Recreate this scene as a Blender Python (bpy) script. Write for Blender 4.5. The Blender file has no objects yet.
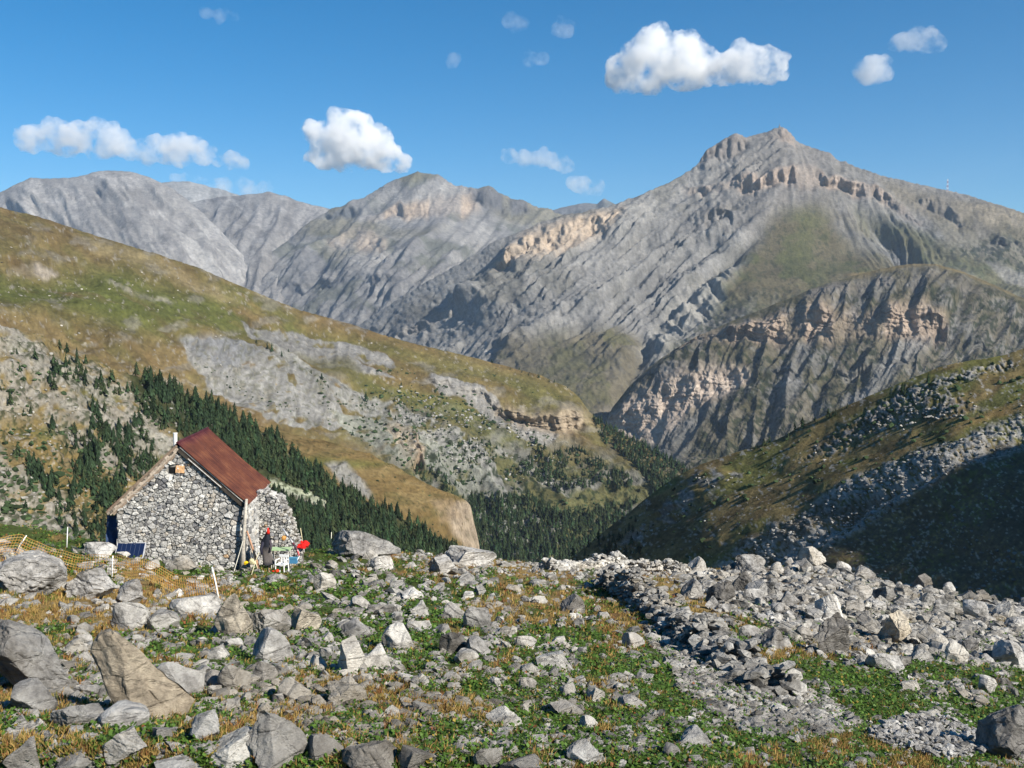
import bpy, bmesh, math, random
import numpy as np
from mathutils import Vector, Matrix

random.seed(7)
RS = np.random.RandomState(11)
C = bpy.context.scene.collection
F = 1005.0
PITCH = math.atan(66.0 / F)          # camera looks slightly down; horizon at row 318
SUN_AZ, SUN_EL = math.radians(51), math.radians(34)   # azimuth measured from behind the camera towards the right
SUN_DIR = np.array([math.sin(SUN_AZ) * math.cos(SUN_EL), -math.cos(SUN_AZ) * math.cos(SUN_EL), math.sin(SUN_EL)])
cp, sp = math.cos(PITCH), math.sin(PITCH)


# ------------------------------------------------------------------ points
def P(u, v, Y):
    """world point of picture position (u, v) at world distance Y north of the camera"""
    u = np.asarray(u, float); v = np.asarray(v, float); Y = np.asarray(Y, float)
    dx = (u - 512.0) / F
    dz = (384.0 - v) / F
    # camera forward = (0, cp, -sp), up = (0, sp, cp)
    wy = cp + dz * sp
    wz = -sp + dz * cp
    s = Y / wy
    return np.stack([dx * s, np.broadcast_to(Y, s.shape) * 1.0, wz * s], -1)


def proj(p):
    p = np.asarray(p, float)
    f = p[..., 1] * cp - p[..., 2] * sp
    up = p[..., 1] * sp + p[..., 2] * cp
    return 512 + F * p[..., 0] / f, 384 - F * up / f


def slope_of(v):
    dz = (384.0 - np.asarray(v, float)) / F
    return (-sp + dz * cp) / (cp + dz * sp)


# ------------------------------------------------------------------ noise
_perm = RS.permutation(4096)
_val = RS.rand(4096) * 2 - 1


def _h(i, j, k):
    return _val[_perm[(_perm[(_perm[i & 4095] + j) & 4095] + k) & 4095]]


def noise3(x, y, z):
    xi = np.floor(x).astype(np.int64); yi = np.floor(y).astype(np.int64); zi = np.floor(z).astype(np.int64)
    fx = x - xi; fy = y - yi; fz = z - zi
    sx = fx * fx * (3 - 2 * fx); sy = fy * fy * (3 - 2 * fy); sz = fz * fz * (3 - 2 * fz)
    r = 0
    for a in (0, 1):
        wx = sx if a else 1 - sx
        for b in (0, 1):
            wy = sy if b else 1 - sy
            for c in (0, 1):
                wz = sz if c else 1 - sz
                r = r + _h(xi + a, yi + b, zi + c) * wx * wy * wz
    return r


def noise2(x, y, s=0):
    x = np.asarray(x, float); y = np.asarray(y, float)
    x, y = x * .822 - y * .569 + s * 5.17, x * .569 + y * .822 + s * 3.31      # keeps the lattice off the picture axes
    xi = np.floor(x).astype(np.int64); yi = np.floor(y).astype(np.int64)
    fx = x - xi; fy = y - yi
    sx = fx * fx * fx * (fx * (fx * 6 - 15) + 10); sy = fy * fy * fy * (fy * (fy * 6 - 15) + 10)
    a = _h(xi, yi, s); b = _h(xi + 1, yi, s); c = _h(xi, yi + 1, s); d = _h(xi + 1, yi + 1, s)
    return (a * (1 - sx) + b * sx) * (1 - sy) + (c * (1 - sx) + d * sx) * sy


def fbm2(x, y, o=4, s=0, g=.5):
    r = 0; a = 1; t = 0
    for i in range(o):
        r = r + a * noise2(x * 2 ** i + 17.3 * i, y * 2 ** i - 9.1 * i, s + i); t += a; a *= g
    return r / t


def fbm3(p, sc, o=4, g=.5):
    r = 0; a = 1; t = 0
    for i in range(o):
        q = p / sc * 2 ** i + 31.7 * i
        r = r + a * noise3(q[..., 0], q[..., 1], q[..., 2]); t += a; a *= g
    return r / t


def ridged2(x, y, o=4, s=0, g=.5):
    r = 0; a = 1; t = 0
    for i in range(o):
        n = 1 - np.abs(noise2(x * 2 ** i + 3.3 * i, y * 2 ** i + 5.7 * i, s + i)) * 2
        r = r + a * n; t += a; a *= g
    return r / t          # about -1 .. 1


def sstep(a, b, x):
    t = np.clip((x - a) / (b - a), 0, 1)
    return t * t * (3 - 2 * t)


def poly_mask(u, v, poly, soft=5.0):
    """1 inside the polygon, falling to 0 over `soft` pixels"""
    px = np.array(poly, float); n = len(px)
    d = np.full(u.shape, 1e9); ins = np.zeros(u.shape, bool)
    for i in range(n):
        x0, y0 = px[i]; x1, y1 = px[(i + 1) % n]
        ex, ey = x1 - x0, y1 - y0
        t = np.clip(((u - x0) * ex + (v - y0) * ey) / (ex * ex + ey * ey + 1e-9), 0, 1)
        d = np.minimum(d, (u - x0 - t * ex) ** 2 + (v - y0 - t * ey) ** 2)
        if y0 != y1:
            c = ((y0 > v) != (y1 > v)) & (u < ex * (v - y0) / (y1 - y0) + x0)
            ins ^= c
    d = np.sqrt(d)
    return sstep(-soft, soft, np.where(ins, d, -d))


def mix(a, b, m):
    return a + (np.asarray(b, float) - a) * m[..., None]


# ------------------------------------------------------------------ meshes
def mesh_np(name, verts, faces, mat=None, smooth=False, col=None, parent=None, link=True):
    """faces: list of (n,k) index arrays"""
    verts = np.asarray(verts, np.float32).reshape(-1, 3)
    me = bpy.data.meshes.new(name)
    me.vertices.add(len(verts)); me.vertices.foreach_set('co', verts.ravel())
    if not isinstance(faces, list): faces = [faces]
    faces = [np.asarray(f, np.int32) for f in faces if len(f)]
    tot = sum(f.size for f in faces); nf = sum(len(f) for f in faces)
    me.loops.add(tot); me.loops.foreach_set('vertex_index', np.concatenate([f.ravel() for f in faces]))
    me.polygons.add(nf)
    st = []; o = 0
    for f in faces:
        st.append(o + np.arange(len(f)) * f.shape[1]); o += f.size
    me.polygons.foreach_set('loop_start', np.concatenate(st).astype(np.int32))
    me.polygons.foreach_set('use_smooth', np.full(nf, bool(smooth)))
    me.update(calc_edges=True)
    if col is not None:
        a = me.color_attributes.new('Col', 'FLOAT_COLOR', 'POINT')
        c = np.ones((len(verts), 4), np.float32); c[:, :3] = np.asarray(col).reshape(-1, 3)
        a.data.foreach_set('color', c.ravel())
    if mat: me.materials.append(mat)
    ob = bpy.data.objects.new(name, me)
    if link: C.objects.link(ob)
    if parent: ob.parent = parent
    return ob


def tag(o, label=None, cat=None, group=None, kind=None):
    if label: o['label'] = label
    if cat: o['category'] = cat
    if group: o['group'] = group
    if kind: o['kind'] = kind
    return o


def empty(name, loc=(0, 0, 0), rz=0):
    o = bpy.data.objects.new(name, None); C.objects.link(o)
    o.location = loc; o.rotation_euler = (0, 0, rz)
    o.empty_display_size = .2
    return o


class MB:
    """collects simple shapes; build() makes one mesh object"""
    def __init__(s): s.v = []; s.f3 = []; s.f4 = []; s.c = []; s.n = 0

    def add(s, v, f3=None, f4=None, col=(1, 1, 1)):
        v = np.asarray(v, float).reshape(-1, 3)
        if f3 is not None and len(f3): s.f3.append(np.asarray(f3) + s.n)
        if f4 is not None and len(f4): s.f4.append(np.asarray(f4) + s.n)
        s.v.append(v); s.n += len(v)
        c = np.asarray(col, float)
        s.c.append(np.broadcast_to(c, v.shape) if c.ndim == 1 else c)

    def box(s, c, d, R=None, col=(1, 1, 1), taper=1.0):
        x, y, z = np.array(d) / 2.0
        v = np.array([[-x, -y, -z], [x, -y, -z], [x, y, -z], [-x, y, -z], [-x * taper, -y * taper, z], [x * taper, -y * taper, z], [x * taper, y * taper, z], [-x * taper, y * taper, z]])
        if R is not None: v = v @ np.array(R).T
        s.add(v + np.array(c), None, [[0, 3, 2, 1], [4, 5, 6, 7], [0, 1, 5, 4], [1, 2, 6, 5], [2, 3, 7, 6], [3, 0, 4, 7]], col)

    def tube(s, pts, r, n=8, col=(1, 1, 1), cap=True):
        pts = np.asarray(pts, float); m = len(pts)
        r = np.broadcast_to(np.asarray(r, float), (m,))
        rings = []
        for i in range(m):
            t = pts[min(i + 1, m - 1)] - pts[max(i - 1, 0)]; t /= np.linalg.norm(t) + 1e-9
            a = np.cross(t, [0, 0, 1.0] if abs(t[2]) < .9 else [1.0, 0, 0]); a /= np.linalg.norm(a); b = np.cross(t, a)
            an = np.arange(n) / n * 2 * np.pi
            rings.append(pts[i] + r[i] * (np.cos(an)[:, None] * a + np.sin(an)[:, None] * b))
        v = np.concatenate(rings); f4 = []
        for i in range(m - 1):
            for k in range(n):
                f4.append([i * n + k, i * n + (k + 1) % n, (i + 1) * n + (k + 1) % n, (i + 1) * n + k])
        f3 = []
        if cap:
            v = np.vstack([v, pts[0], pts[-1]])
            for k in range(n):
                f3.append([m * n, (k + 1) % n, k]); f3.append([m * n + 1, (m - 1) * n + k, (m - 1) * n + (k + 1) % n])
        s.add(v, f3, f4, col)

    def build(s, name, mat, parent=None, smooth=False):
        fs = []
        if s.f3: fs.append(np.concatenate(s.f3))
        if s.f4: fs.append(np.concatenate(s.f4))
        return mesh_np(name, np.concatenate(s.v), fs, mat, smooth, np.concatenate(s.c), parent)


def rot(ax, a):
    return np.array(Matrix.Rotation(a, 3, ax))


# ------------------------------------------------------------------ materials
def new_mat(name):
    m = bpy.data.materials.new(name); m.use_nodes = True
    nt = m.node_tree; nt.nodes.clear()
    out = nt.nodes.new('ShaderNodeOutputMaterial'); b = nt.nodes.new('ShaderNodeBsdfPrincipled')
    nt.links.new(b.outputs[0], out.inputs[0])
    b.inputs['Specular IOR Level'].default_value = .2
    return m, nt, b


def nd(nt, t, **k):
    n = nt.nodes.new(t)
    for a, v in k.items():
        if a in n.inputs.keys(): n.inputs[a].default_value = v
        else: setattr(n, a, v)
    return n


def noise_node(nt, scale, detail=4, rough=.6, coord='pos', vec=None, stretch=None):
    if vec is None:
        if coord == 'pos': vec = nt.nodes.new('ShaderNodeNewGeometry').outputs['Position']
        else: vec = nt.nodes.new('ShaderNodeTexCoord').outputs['Object']
    if stretch:
        mp = nt.nodes.new('ShaderNodeMapping'); mp.inputs['Scale'].default_value = stretch
        nt.links.new(vec, mp.inputs[0]); vec = mp.outputs[0]
    n = nt.nodes.new('ShaderNodeTexNoise'); n.inputs['Scale'].default_value = scale
    n.inputs['Detail'].default_value = detail; n.inputs['Roughness'].default_value = rough
    nt.links.new(vec, n.inputs['Vector'])
    return n.outputs[0]


def mrange(nt, x, a, b, c, d):
    m = nt.nodes.new('ShaderNodeMapRange'); m.inputs[1].default_value = a; m.inputs[2].default_value = b
    m.inputs[3].default_value = c; m.inputs[4].default_value = d
    nt.links.new(x, m.inputs[0]); return m.outputs[0]


def math_n(nt, op, a, b):
    m = nt.nodes.new('ShaderNodeMath'); m.operation = op
    for i, x in enumerate((a, b)):
        if isinstance(x, (int, float)): m.inputs[i].default_value = x
        else: nt.links.new(x, m.inputs[i])
    return m.outputs[0]


def mixc(nt, fac, a, b, mode='MIX'):
    m = nt.nodes.new('ShaderNodeMix'); m.data_type = 'RGBA'; m.blend_type = mode
    for i, x in ((0, fac), (6, a), (7, b)):
        if isinstance(x, (int, float)): m.inputs[i].default_value = x
        elif isinstance(x, tuple): m.inputs[i].default_value = (*x, 1)
        else: nt.links.new(x, m.inputs[i])
    return m.outputs[2]


def bump(nt, h, strength, dist, b, prev=None):
    n = nt.nodes.new('ShaderNodeBump'); n.inputs['Strength'].default_value = strength; n.inputs['Distance'].default_value = dist
    nt.links.new(h, n.inputs['Height'])
    if prev is not None: nt.links.new(prev, n.inputs['Normal'])
    nt.links.new(n.outputs[0], b.inputs['Normal'])
    return n.outputs[0]


def col_attr(nt):
    a = nt.nodes.new('ShaderNodeVertexColor'); a.layer_name = 'Col'; return a.outputs[0]


def terrain_mat(name, s1, s2, bd, lo=.7, hi=1.3):
    """vertex land-cover colour varied by world-space noise of s1 and s2 metres, bump of bd metres"""
    m, nt, b = new_mat(name)
    n1 = noise_node(nt, 1 / s1, 6, .65); n2 = noise_node(nt, 1 / s2, 5, .7)
    f = math_n(nt, 'MULTIPLY', mrange(nt, n1, .3, .7, lo, hi), mrange(nt, n2, .3, .7, lo, hi))
    cc = nt.nodes.new('ShaderNodeCombineColor')
    for i in range(3): nt.links.new(f, cc.inputs[i])
    nt.links.new(mixc(nt, 1.0, col_attr(nt), cc.outputs[0], 'MULTIPLY'), b.inputs['Base Color'])
    b.inputs['Roughness'].default_value = .95; b.inputs['Specular IOR Level'].default_value = .05
    bump(nt, noise_node(nt, 1 / s2, 7, .75), 1.0, bd, b)
    return m


def vcol_mat(name, rough=.8, nscale=None, amt=.25, spec=.2, bd=0, bscale=20, coord='pos', metal=0, stretch=None):
    m, nt, b = new_mat(name)
    c = col_attr(nt)
    if nscale:
        f = mrange(nt, noise_node(nt, nscale, 6, .65, coord, stretch=stretch), .3, .7, 1 - amt, 1 + amt)
        cc = nt.nodes.new('ShaderNodeCombineColor')
        for i in range(3): nt.links.new(f, cc.inputs[i])
        c = mixc(nt, 1.0, c, cc.outputs[0], 'MULTIPLY')
    nt.links.new(c, b.inputs['Base Color'])
    b.inputs['Roughness'].default_value = rough; b.inputs['Specular IOR Level'].default_value = spec
    b.inputs['Metallic'].default_value = metal
    if bd: bump(nt, noise_node(nt, bscale, 6, .7, coord), 1.0, bd, b)
    return m


# ------------------------------------------------------------------ lofted hills
def interp_row(row, u):
    r = np.array(row, float)
    return [np.interp(u, r[:, 0], r[:, i]) for i in range(1, r.shape[1])]


def pchip(Yk, t):
    """Yk (K,N) at integer knots, t (M,) in 0..K-1 -> (M,N)"""
    K = len(Yk); d = np.diff(Yk, axis=0)
    m = np.zeros_like(Yk)
    for i in range(1, K - 1):
        a, b = d[i - 1], d[i]
        m[i] = np.where(a * b > 0, 2 * a * b / np.where(np.abs(a + b) < 1e-9, 1e-9, a + b), 0)
    m[0] = d[0]; m[-1] = d[-1]
    i = np.clip(np.floor(t).astype(int), 0, K - 2); s = (t - i)[:, None]
    h00 = 2 * s ** 3 - 3 * s ** 2 + 1; h10 = s ** 3 - 2 * s ** 2 + s; h01 = -2 * s ** 3 + 3 * s ** 2; h11 = s ** 3 - s ** 2
    return h00 * Yk[i] + h10 * m[i] + h01 * Yk[i + 1] + h11 * m[i + 1]


class Hill:
    """a hillside lofted between traced lines. rows[0] = crest [(u,v,Y)], later rows [(u,v,k)] with k the ground slope
    from the row above; or (u,v,-Y) with the distance given outright"""
    def __init__(s, rows, u0, u1, step, vstep=None, crest_jag=None, smooth=22):
        vstep = vstep or step
        u = np.arange(u0, u1 + step, step); s.u1 = u
        V = []; Y = []

        def sm(x, px):
            n = max(1, int(px / step)); x = np.asarray(x, float)
            for _ in range(3):
                e = np.concatenate([x[0] + (x[0] - x[1:n + 1][::-1]), x, x[-1] + (x[-1] - x[-n - 1:-1][::-1])]); c = np.cumsum(np.insert(e, 0, 0))
                x = (c[2 * n + 1:] - c[:-2 * n - 1]) / (2 * n + 1)
            return x
        for i, r in enumerate(rows):
            v, y = interp_row(r, u)
            y = sm(y, smooth)
            if i: v = sm(v, smooth)
            if i and np.all(y < 5) and np.all(y > 0):
                s1 = slope_of(V[-1]); s2 = slope_of(v); y = sm(Y[-1] * (y - s1) / (y - s2), smooth)
            else: y = np.abs(y)
            if i == 0 and crest_jag is not None: v = v + crest_jag(u)
            V.append(v); Y.append(y)
        V = np.array(V); Y = np.array(Y)
        t = []
        for k in range(len(rows) - 1):
            n = max(2, int(np.mean(V[k + 1] - V[k]) / vstep)); t += list(k + np.arange(n) / n)
        t.append(len(rows) - 1); t = np.array(t)
        s.v = pchip(V, t); s.Y = pchip(np.log(Y), t); s.Y = np.exp(s.Y)
        s.u = np.broadcast_to(u, s.v.shape).copy()
        s.p = P(s.u, s.v, s.Y)

    def normal(s):
        a = np.gradient(s.p, axis=1); b = np.gradient(s.p, axis=0)
        n = np.cross(b, a); n /= np.linalg.norm(n, axis=-1, keepdims=True) + 1e-12
        return n * np.where(n[..., 2:3] < 0, -1, 1)

    def displace(s, d, n=None):
        if n is None: n = s.normal()
        s.p = s.p + n * d[..., None]

    def finish(s, name, mat, col, back=(60, 200, 800), kb=.55, smooth=True, label=None):
        # back slope beyond the crest, a real far side
        top = s.p[0]; rows = []
        n2 = s.u.shape[1]
        for i, b in enumerate(back):
            q = top.copy(); q[:, 1] += b; q[:, 0] *= (top[:, 1] + b) / top[:, 1]
            q[:, 2] -= kb * b * (.55 if i == 0 else 1.0)
            if i: q[:, 2] += noise2(q[:, 0] / b * 2, q[:, 1] / b) * b * .08
            rows.insert(0, q)
        p = np.concatenate([np.array(rows), s.p]); nb = len(rows)
        c = np.concatenate([np.repeat(col[:1], nb, 0), col])
        R, N = p.shape[:2]
        i = np.arange(R * N).reshape(R, N)
        f = np.stack([i[:-1, :-1], i[1:, :-1], i[1:, 1:], i[:-1, 1:]], -1).reshape(-1, 4)
        s.U, s.V = proj(s.p)
        ob = mesh_np(name, p, f, mat, smooth, c)
        ob['kind'] = 'structure'
        if label: ob['label'] = label
        s.ob = ob
        return ob

    def at(s, u, v):
        """world point of the finished surface seen at (u, v); arrays"""
        u = np.atleast_1d(np.asarray(u, float)); v = np.atleast_1d(np.asarray(v, float))
        j = np.clip(np.round((u - s.u1[0]) / (s.u1[1] - s.u1[0])).astype(int), 0, len(s.u1) - 1)
        out = np.zeros((len(u), 3)); ok = np.zeros(len(u), bool)
        for k in range(len(u)):
            V = s.V[:, j[k]]
            i = int(np.argmax(V >= v[k]))
            if V[i] < v[k] or (i == 0 and V[0] > v[k] + 1.5): continue
            if i == 0: out[k] = s.p[0, j[k]]
            else:
                t = (v[k] - V[i - 1]) / (V[i] - V[i - 1] + 1e-9); t = min(max(t, 0), 1)
                out[k] = s.p[i - 1, j[k]] * (1 - t) + s.p[i, j[k]] * t
            ok[k] = True
        return out, ok
# ================================================================== far terrain
GR_DRY = (.200, .140, .062); GR_GRN = (.105, .125, .034); GR_OLV = (.125, .115, .050)
ROCK = (.30, .29, .275); SCREE = (.37, .355, .33); DARKR = (.17, .17, .17); PINK = (.47, .37, .28)
SHRUB = (.030, .045, .022); GOLD = (.36, .26, .12); BLUEG = (.235, .24, .25)

M_FAR = terrain_mat('far_rock', 120, 30, 14, .78, 1.22)
M_MID = terrain_mat('mountain_rock_and_grass', 60, 14, 8, .75, 1.25)
M_NEAR = terrain_mat('hillside_grass_and_scree', 14, 2.2, 1.0, .72, 1.28)


def warp(u, v, a=7, l=28, s=0):
    return u + a * fbm2(u / l, v / l, 4, 50 + s), v + a * .7 * fbm2(u / l + 40, v / l, 4, 70 + s)


def toward(p):
    d = -p.copy(); d[..., 2] = 0
    return d / np.linalg.norm(d, axis=-1, keepdims=True)


def cliff(H, line, hpx, A, ribA, lam, seed=0, fade=14, rib_dir=(1, 0), broken=.0):
    """steep rock band: pushes the ledge out, the foot in, and breaks the face into buttresses; returns its face mask"""
    l = np.array(line, float); u, v = H.u, H.v
    vc = np.interp(u, l[:, 0], l[:, 1]) + 3 * fbm2(u / 18, v * 0, 3, seed)
    hh = np.interp(u, l[:, 0], l[:, 2]) if l.shape[1] > 2 else hpx
    hh = hh * (1 + .35 * fbm2(u / 14, v * 0 + 3, 3, seed + 5))
    x = (v - vc) / hh
    vc = vc + 2.2 * fbm2(u / 5, v * 0 + 2, 2, seed + 3)
    x = (v - vc) / hh
    w = (.35 + .65 * sstep(-.35, .0, fbm2(u / 22, v * 0 + 7, 3, seed + 31))) * sstep(l[0, 0] - fade, l[0, 0] + fade * .3, u) * (1 - sstep(l[-1, 0] - fade * .3, l[-1, 0] + fade, u))
    if broken: w = w * sstep(-broken, .25, fbm2(u / 26, v / 60, 3, seed + 9) + .25)
    f = np.where(x < -.5, np.exp((x + .5) * 1.3), np.where(x > .5, -np.exp(-(x - .5) * 1.3), -2 * x))
    f = f * np.exp(-np.clip(np.abs(x) - .5, 0, None) * hh / 7)
    face = np.exp(-np.abs(x / .62) ** 4) * w
    c = u * rib_dir[0] + v * rib_dir[1]
    cw = c + 2.5 * fbm2(u / 11, v / 9, 3, seed + 21)
    rib = -.62 * ridged2(cw / lam, v / (lam * 3), 4, seed + 20, .6) + .75 * fbm2(c / (lam * 1.3), v / (lam * 2), 3, seed + 24) + .22 * fbm2(u / 40, v / 1.9, 2, seed + 23)
    d = A * f * w + ribA * rib * np.exp(-np.abs(x / .8) ** 2) * w
    H.p = H.p + toward(H.p) * d[..., None]
    return face


# ---- sky-line of pale distant ridges
def simple_far(name, rows, u0, u1, step, amp, lam, col, col2, mat, label, jag=1.2, theta=.7, back=(300, 900, 2500)):
    H = Hill(rows, u0, u1, step, crest_jag=lambda u: jag * fbm2(u / 9, u * 0, 4, 3))
    u, v = H.u, H.v; uw, vw = warp(u, v, 9, 40)
    c = (uw * math.cos(theta) + vw * math.sin(theta)); a = (-uw * math.sin(theta) + vw * math.cos(theta))
    H.displace(amp * sstep(0, 22, v - H.v[:1]) * (.9 * ridged2(c / lam, a / (lam * 3.5), 5, 7, .52) + .8 * fbm2(u / 70, v / 60, 3, 8)))
    m = sstep(-.1, .35, fbm2(uw / 20, vw / 14, 5, 31)); base = np.broadcast_to(np.array(col), u.shape + (3,)).copy()
    base = mix(base, col2, m)
    base = np.clip(base * (1 + .3 * fbm2(u / 2.4, v / 2, 3, 112) + .15 * fbm2(c / 5, a / 40, 3, 113))[..., None], .02, .8)
    return H, base, uw, vw


H0, b0, _, _ = simple_far('pale_ridge', [[(120, 190, 12500), (140, 186, 12500), (165, 182, 12500), (190, 181, 12500), (214, 188, 12400), (240, 195, 12300), (270, 204, 12300)],
                                         [(120, 250, .5), (270, 250, .5)]], 120, 270, 2, 40, 10, (.42, .42, .41), (.36, .36, .35), M_FAR, '')
H0.finish('distant_ridge', M_FAR, b0 * 0.62, (300,), .6)
H0b, b0, _, _ = simple_far('pale_ridge', [[(480, 222, 11500), (505, 214, 11500), (525, 209, 11500), (545, 212, 11500), (560, 208, 11300), (585, 203, 11200), (597, 204, 11200), (604, 198, 11200), (612, 203, 11200), (630, 210, 11200), (680, 222, 11200)],
                                          [(480, 280, .5), (680, 280, .5)]], 480, 680, 1.6, 60, 12, (.25, .25, .25), (.17, .18, .17), M_FAR, '')
H0b.finish('distant_ridge', M_FAR, b0 * 0.62, (300,), .6)

H1, c1, uw, vw = simple_far('grey_mountain', [
    [(-320, 240, 9000), (-200, 222, 9000), (-60, 205, 9000), (0, 192, 9000), (30, 178, 9000), (50, 179, 9000), (75, 177, 9000), (100, 171, 9000), (130, 171, 9000), (150, 177, 8900), (172, 188, 8800), (188, 200, 8700), (205, 215, 8600), (225, 236, 8500), (250, 262, 8400), (285, 292, 8300), (340, 330, 8200), (420, 380, 8200)],
    [(-320, 290, .6), (0, 240, .62), (150, 235, .62), (205, 262, .6), (285, 320, .6), (420, 400, .5)],
    [(-320, 360, .5), (0, 330, .5), (200, 340, .45), (285, 380, .45), (420, 460, .45)]], -320, 420, 1.6, 75, 15, (.38, .37, .36), (.31, .30, .29), M_FAR, '', theta=-.75)
streak = sstep(.35, .6, ridged2((uw * .75 - vw * .66) / 9, (uw * .66 + vw * .75) / 70, 3, 44))
c1 = mix(c1, (.50, .49, .47), streak * .7 * sstep(180, 215, vw))
c1 = mix(c1, (.25, .24, .23), sstep(.1, .4, fbm2(uw / 50, vw / 30, 3, 90)) * .5)
H1.finish('grey_mountain', M_FAR, c1 * 0.66, (300, 900), .6)

H1b, c1, uw, vw = simple_far('grey_mountain', [
    [(150, 215, 9900), (190, 202, 9900), (215, 198, 9900), (240, 195, 9800), (268, 192, 9700), (285, 196, 9700), (300, 202, 9700), (330, 209, 9700), (380, 222, 9700), (440, 240, 9700)],
    [(150, 270, .5), (250, 245, .55), (330, 255, .5), (440, 270, .5)],
    [(150, 360, .45), (330, 350, .45), (440, 360, .45)]], 150, 440, 1.6, 68, 17, (.33, .32, .31), (.26, .25, .24), M_FAR, '', theta=.5)
streak = sstep(.3, .6, ridged2((uw * .6 - vw * .8) / 12, (uw * .8 + vw * .6) / 80, 3, 44))
c1 = mix(c1, (.47, .46, .44), streak * .6 * (1 - sstep(230, 270, uw)))
H1b.finish('round_mountain', M_FAR, c1 * 0.66, (300, 900), .6)

# ---- central mountain with a grey pyramid summit
H2 = Hill([[(180, 330, 8280), (235, 285, 8400), (262, 262, 8520), (290, 240, 8640), (310, 222, 8700), (330, 209, 8760), (345, 203, 8760), (360, 197, 8760), (385, 185, 8760), (400, 178, 8760), (418, 173, 8760), (428, 172, 8760), (440, 175, 8760), (455, 182, 8820), (468, 187, 8820), (478, 188, 8760), (484, 184, 8760), (490, 184, 8820), (495, 189, 8880), (505, 196, 8880), (525, 203, 8880), (545, 211, 8880), (570, 218, 8880), (620, 240, 8880), (700, 280, 8880)],
           [(180, 350, .55), (262, 290, .6), (330, 240, .62), (400, 212, .72), (428, 204, .75), (480, 212, .75), (545, 240, .55), (700, 300, .55)],
           [(180, 370, .5), (262, 310, .5), (330, 275, .45), (400, 250, .42), (428, 245, .4), (480, 255, .45), (545, 290, .5), (700, 350, .5)],
           [(180, 420, .5), (262, 350, .5), (330, 345, .5), (428, 340, .5), (480, 350, .5), (700, 420, .5)]], 180, 700, 1.3,
          crest_jag=lambda u: .9 * fbm2(u / 7, u * 0, 4, 5))
u, v = H2.u, H2.v; uw, vw = warp(u, v, 8, 34)
big = ridged2((uw * .8 + vw * .75) / 44, (uw * .75 - vw * .8) / 150, 3, 61)
fine = ridged2((u * .8 + v * .75 + 4 * fbm2(u / 50, v / 50, 3, 60)) / 11, (u * .75 - v * .8) / 90, 4, 62, .6)
steep = sstep(228, 262, v)
H2.displace(5 * fbm2(u / 2.8, v / 2.3, 3, 94) + 85 * big * (.35 + .65 * steep) + (20 + 34 * steep) * fine + 60 * fbm2(u / 90, v / 60, 3, 63))
c2 = np.broadcast_to(np.array((.27, .265, .26)), u.shape + (3,)).copy()
c2 = mix(c2, (.36, .35, .335), sstep(-.1, .4, fbm2(uw / 24, vw / 18, 5, 64)))
c2 = mix(c2, (.14, .15, .12), sstep(.12, .4, fbm2(uw / 30 + 5, vw / 16, 5, 65)) * .7)
c2 = mix(c2, (.20, .18, .10), sstep(.1, .5, fbm2(uw / 60 + 9, vw / 30, 4, 66)) * .6)
f = cliff(H2, [(372, 216, 8), (395, 209, 9), (412, 207, 14), (440, 205, 17), (465, 204, 17), (474, 202, 14)], 14, 55, 40, 9, 201)
c2 = mix(c2, (.50, .40, .31), f * .9)
f = cliff(H2, [(475, 196, 12), (490, 195, 20), (505, 203, 16), (530, 210, 8)], 12, 60, 45, 10, 203)
c2 = mix(c2, (.15, .15, .155), f)
f = cliff(H2, [(333, 245, 8), (345, 240, 18), (360, 241, 20), (383, 245, 14)], 12, 60, 60, 13, 204, 8)
c2 = mix(c2, (.50, .42, .34), f)
f = cliff(H2, [(330, 216, 5), (345, 212, 8), (372, 208, 7)], 10, 50, 40, 8, 207, 8)
c2 = mix(c2, (.16, .17, .18), f)
f = cliff(H2, [(300, 290, 8), (350, 282, 10), (400, 292, 8)], 10, 60, 60, 14, 205, 20, broken=.2)
c2 = mix(c2, (.20, .20, .21), f * .6)
H2.finish('pyramid_mountain', M_FAR, c2 * 0.66, (300, 900, 2500), .6)

# ---- the main mountain
CR3 = [(300, 372, 5500), (330, 345, 5450), (370, 320, 5380), (400, 299, 5300), (440, 276, 5240), (470, 259, 5190), (500, 241, 5150), (530, 228, 5120), (560, 217, 5110), (585, 213, 5110), (610, 207, 5120), (640, 196, 5170), (665, 188, 5240), (685, 176, 5310), (698, 166, 5400), (705, 156, 5400), (709, 151, 5400), (718, 147, 5400), (728, 141, 5400), (735, 136, 5400), (741, 138, 5400), (746, 139, 5400), (758, 136, 5400), (768, 133, 5400), (775, 129, 5400), (781, 128, 5400), (788, 132, 5400), (793, 137, 5400), (800, 144, 5400), (815, 149, 5350), (830, 153, 5300), (838, 160, 5300), (850, 164, 5250), (862, 169, 5200), (880, 175, 5200), (905, 181, 5150), (930, 187, 5100), (960, 193, 5000), (990, 202, 4900), (1024, 213, 4800), (1120, 246, 4600), (1380, 330, 4200)]
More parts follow.
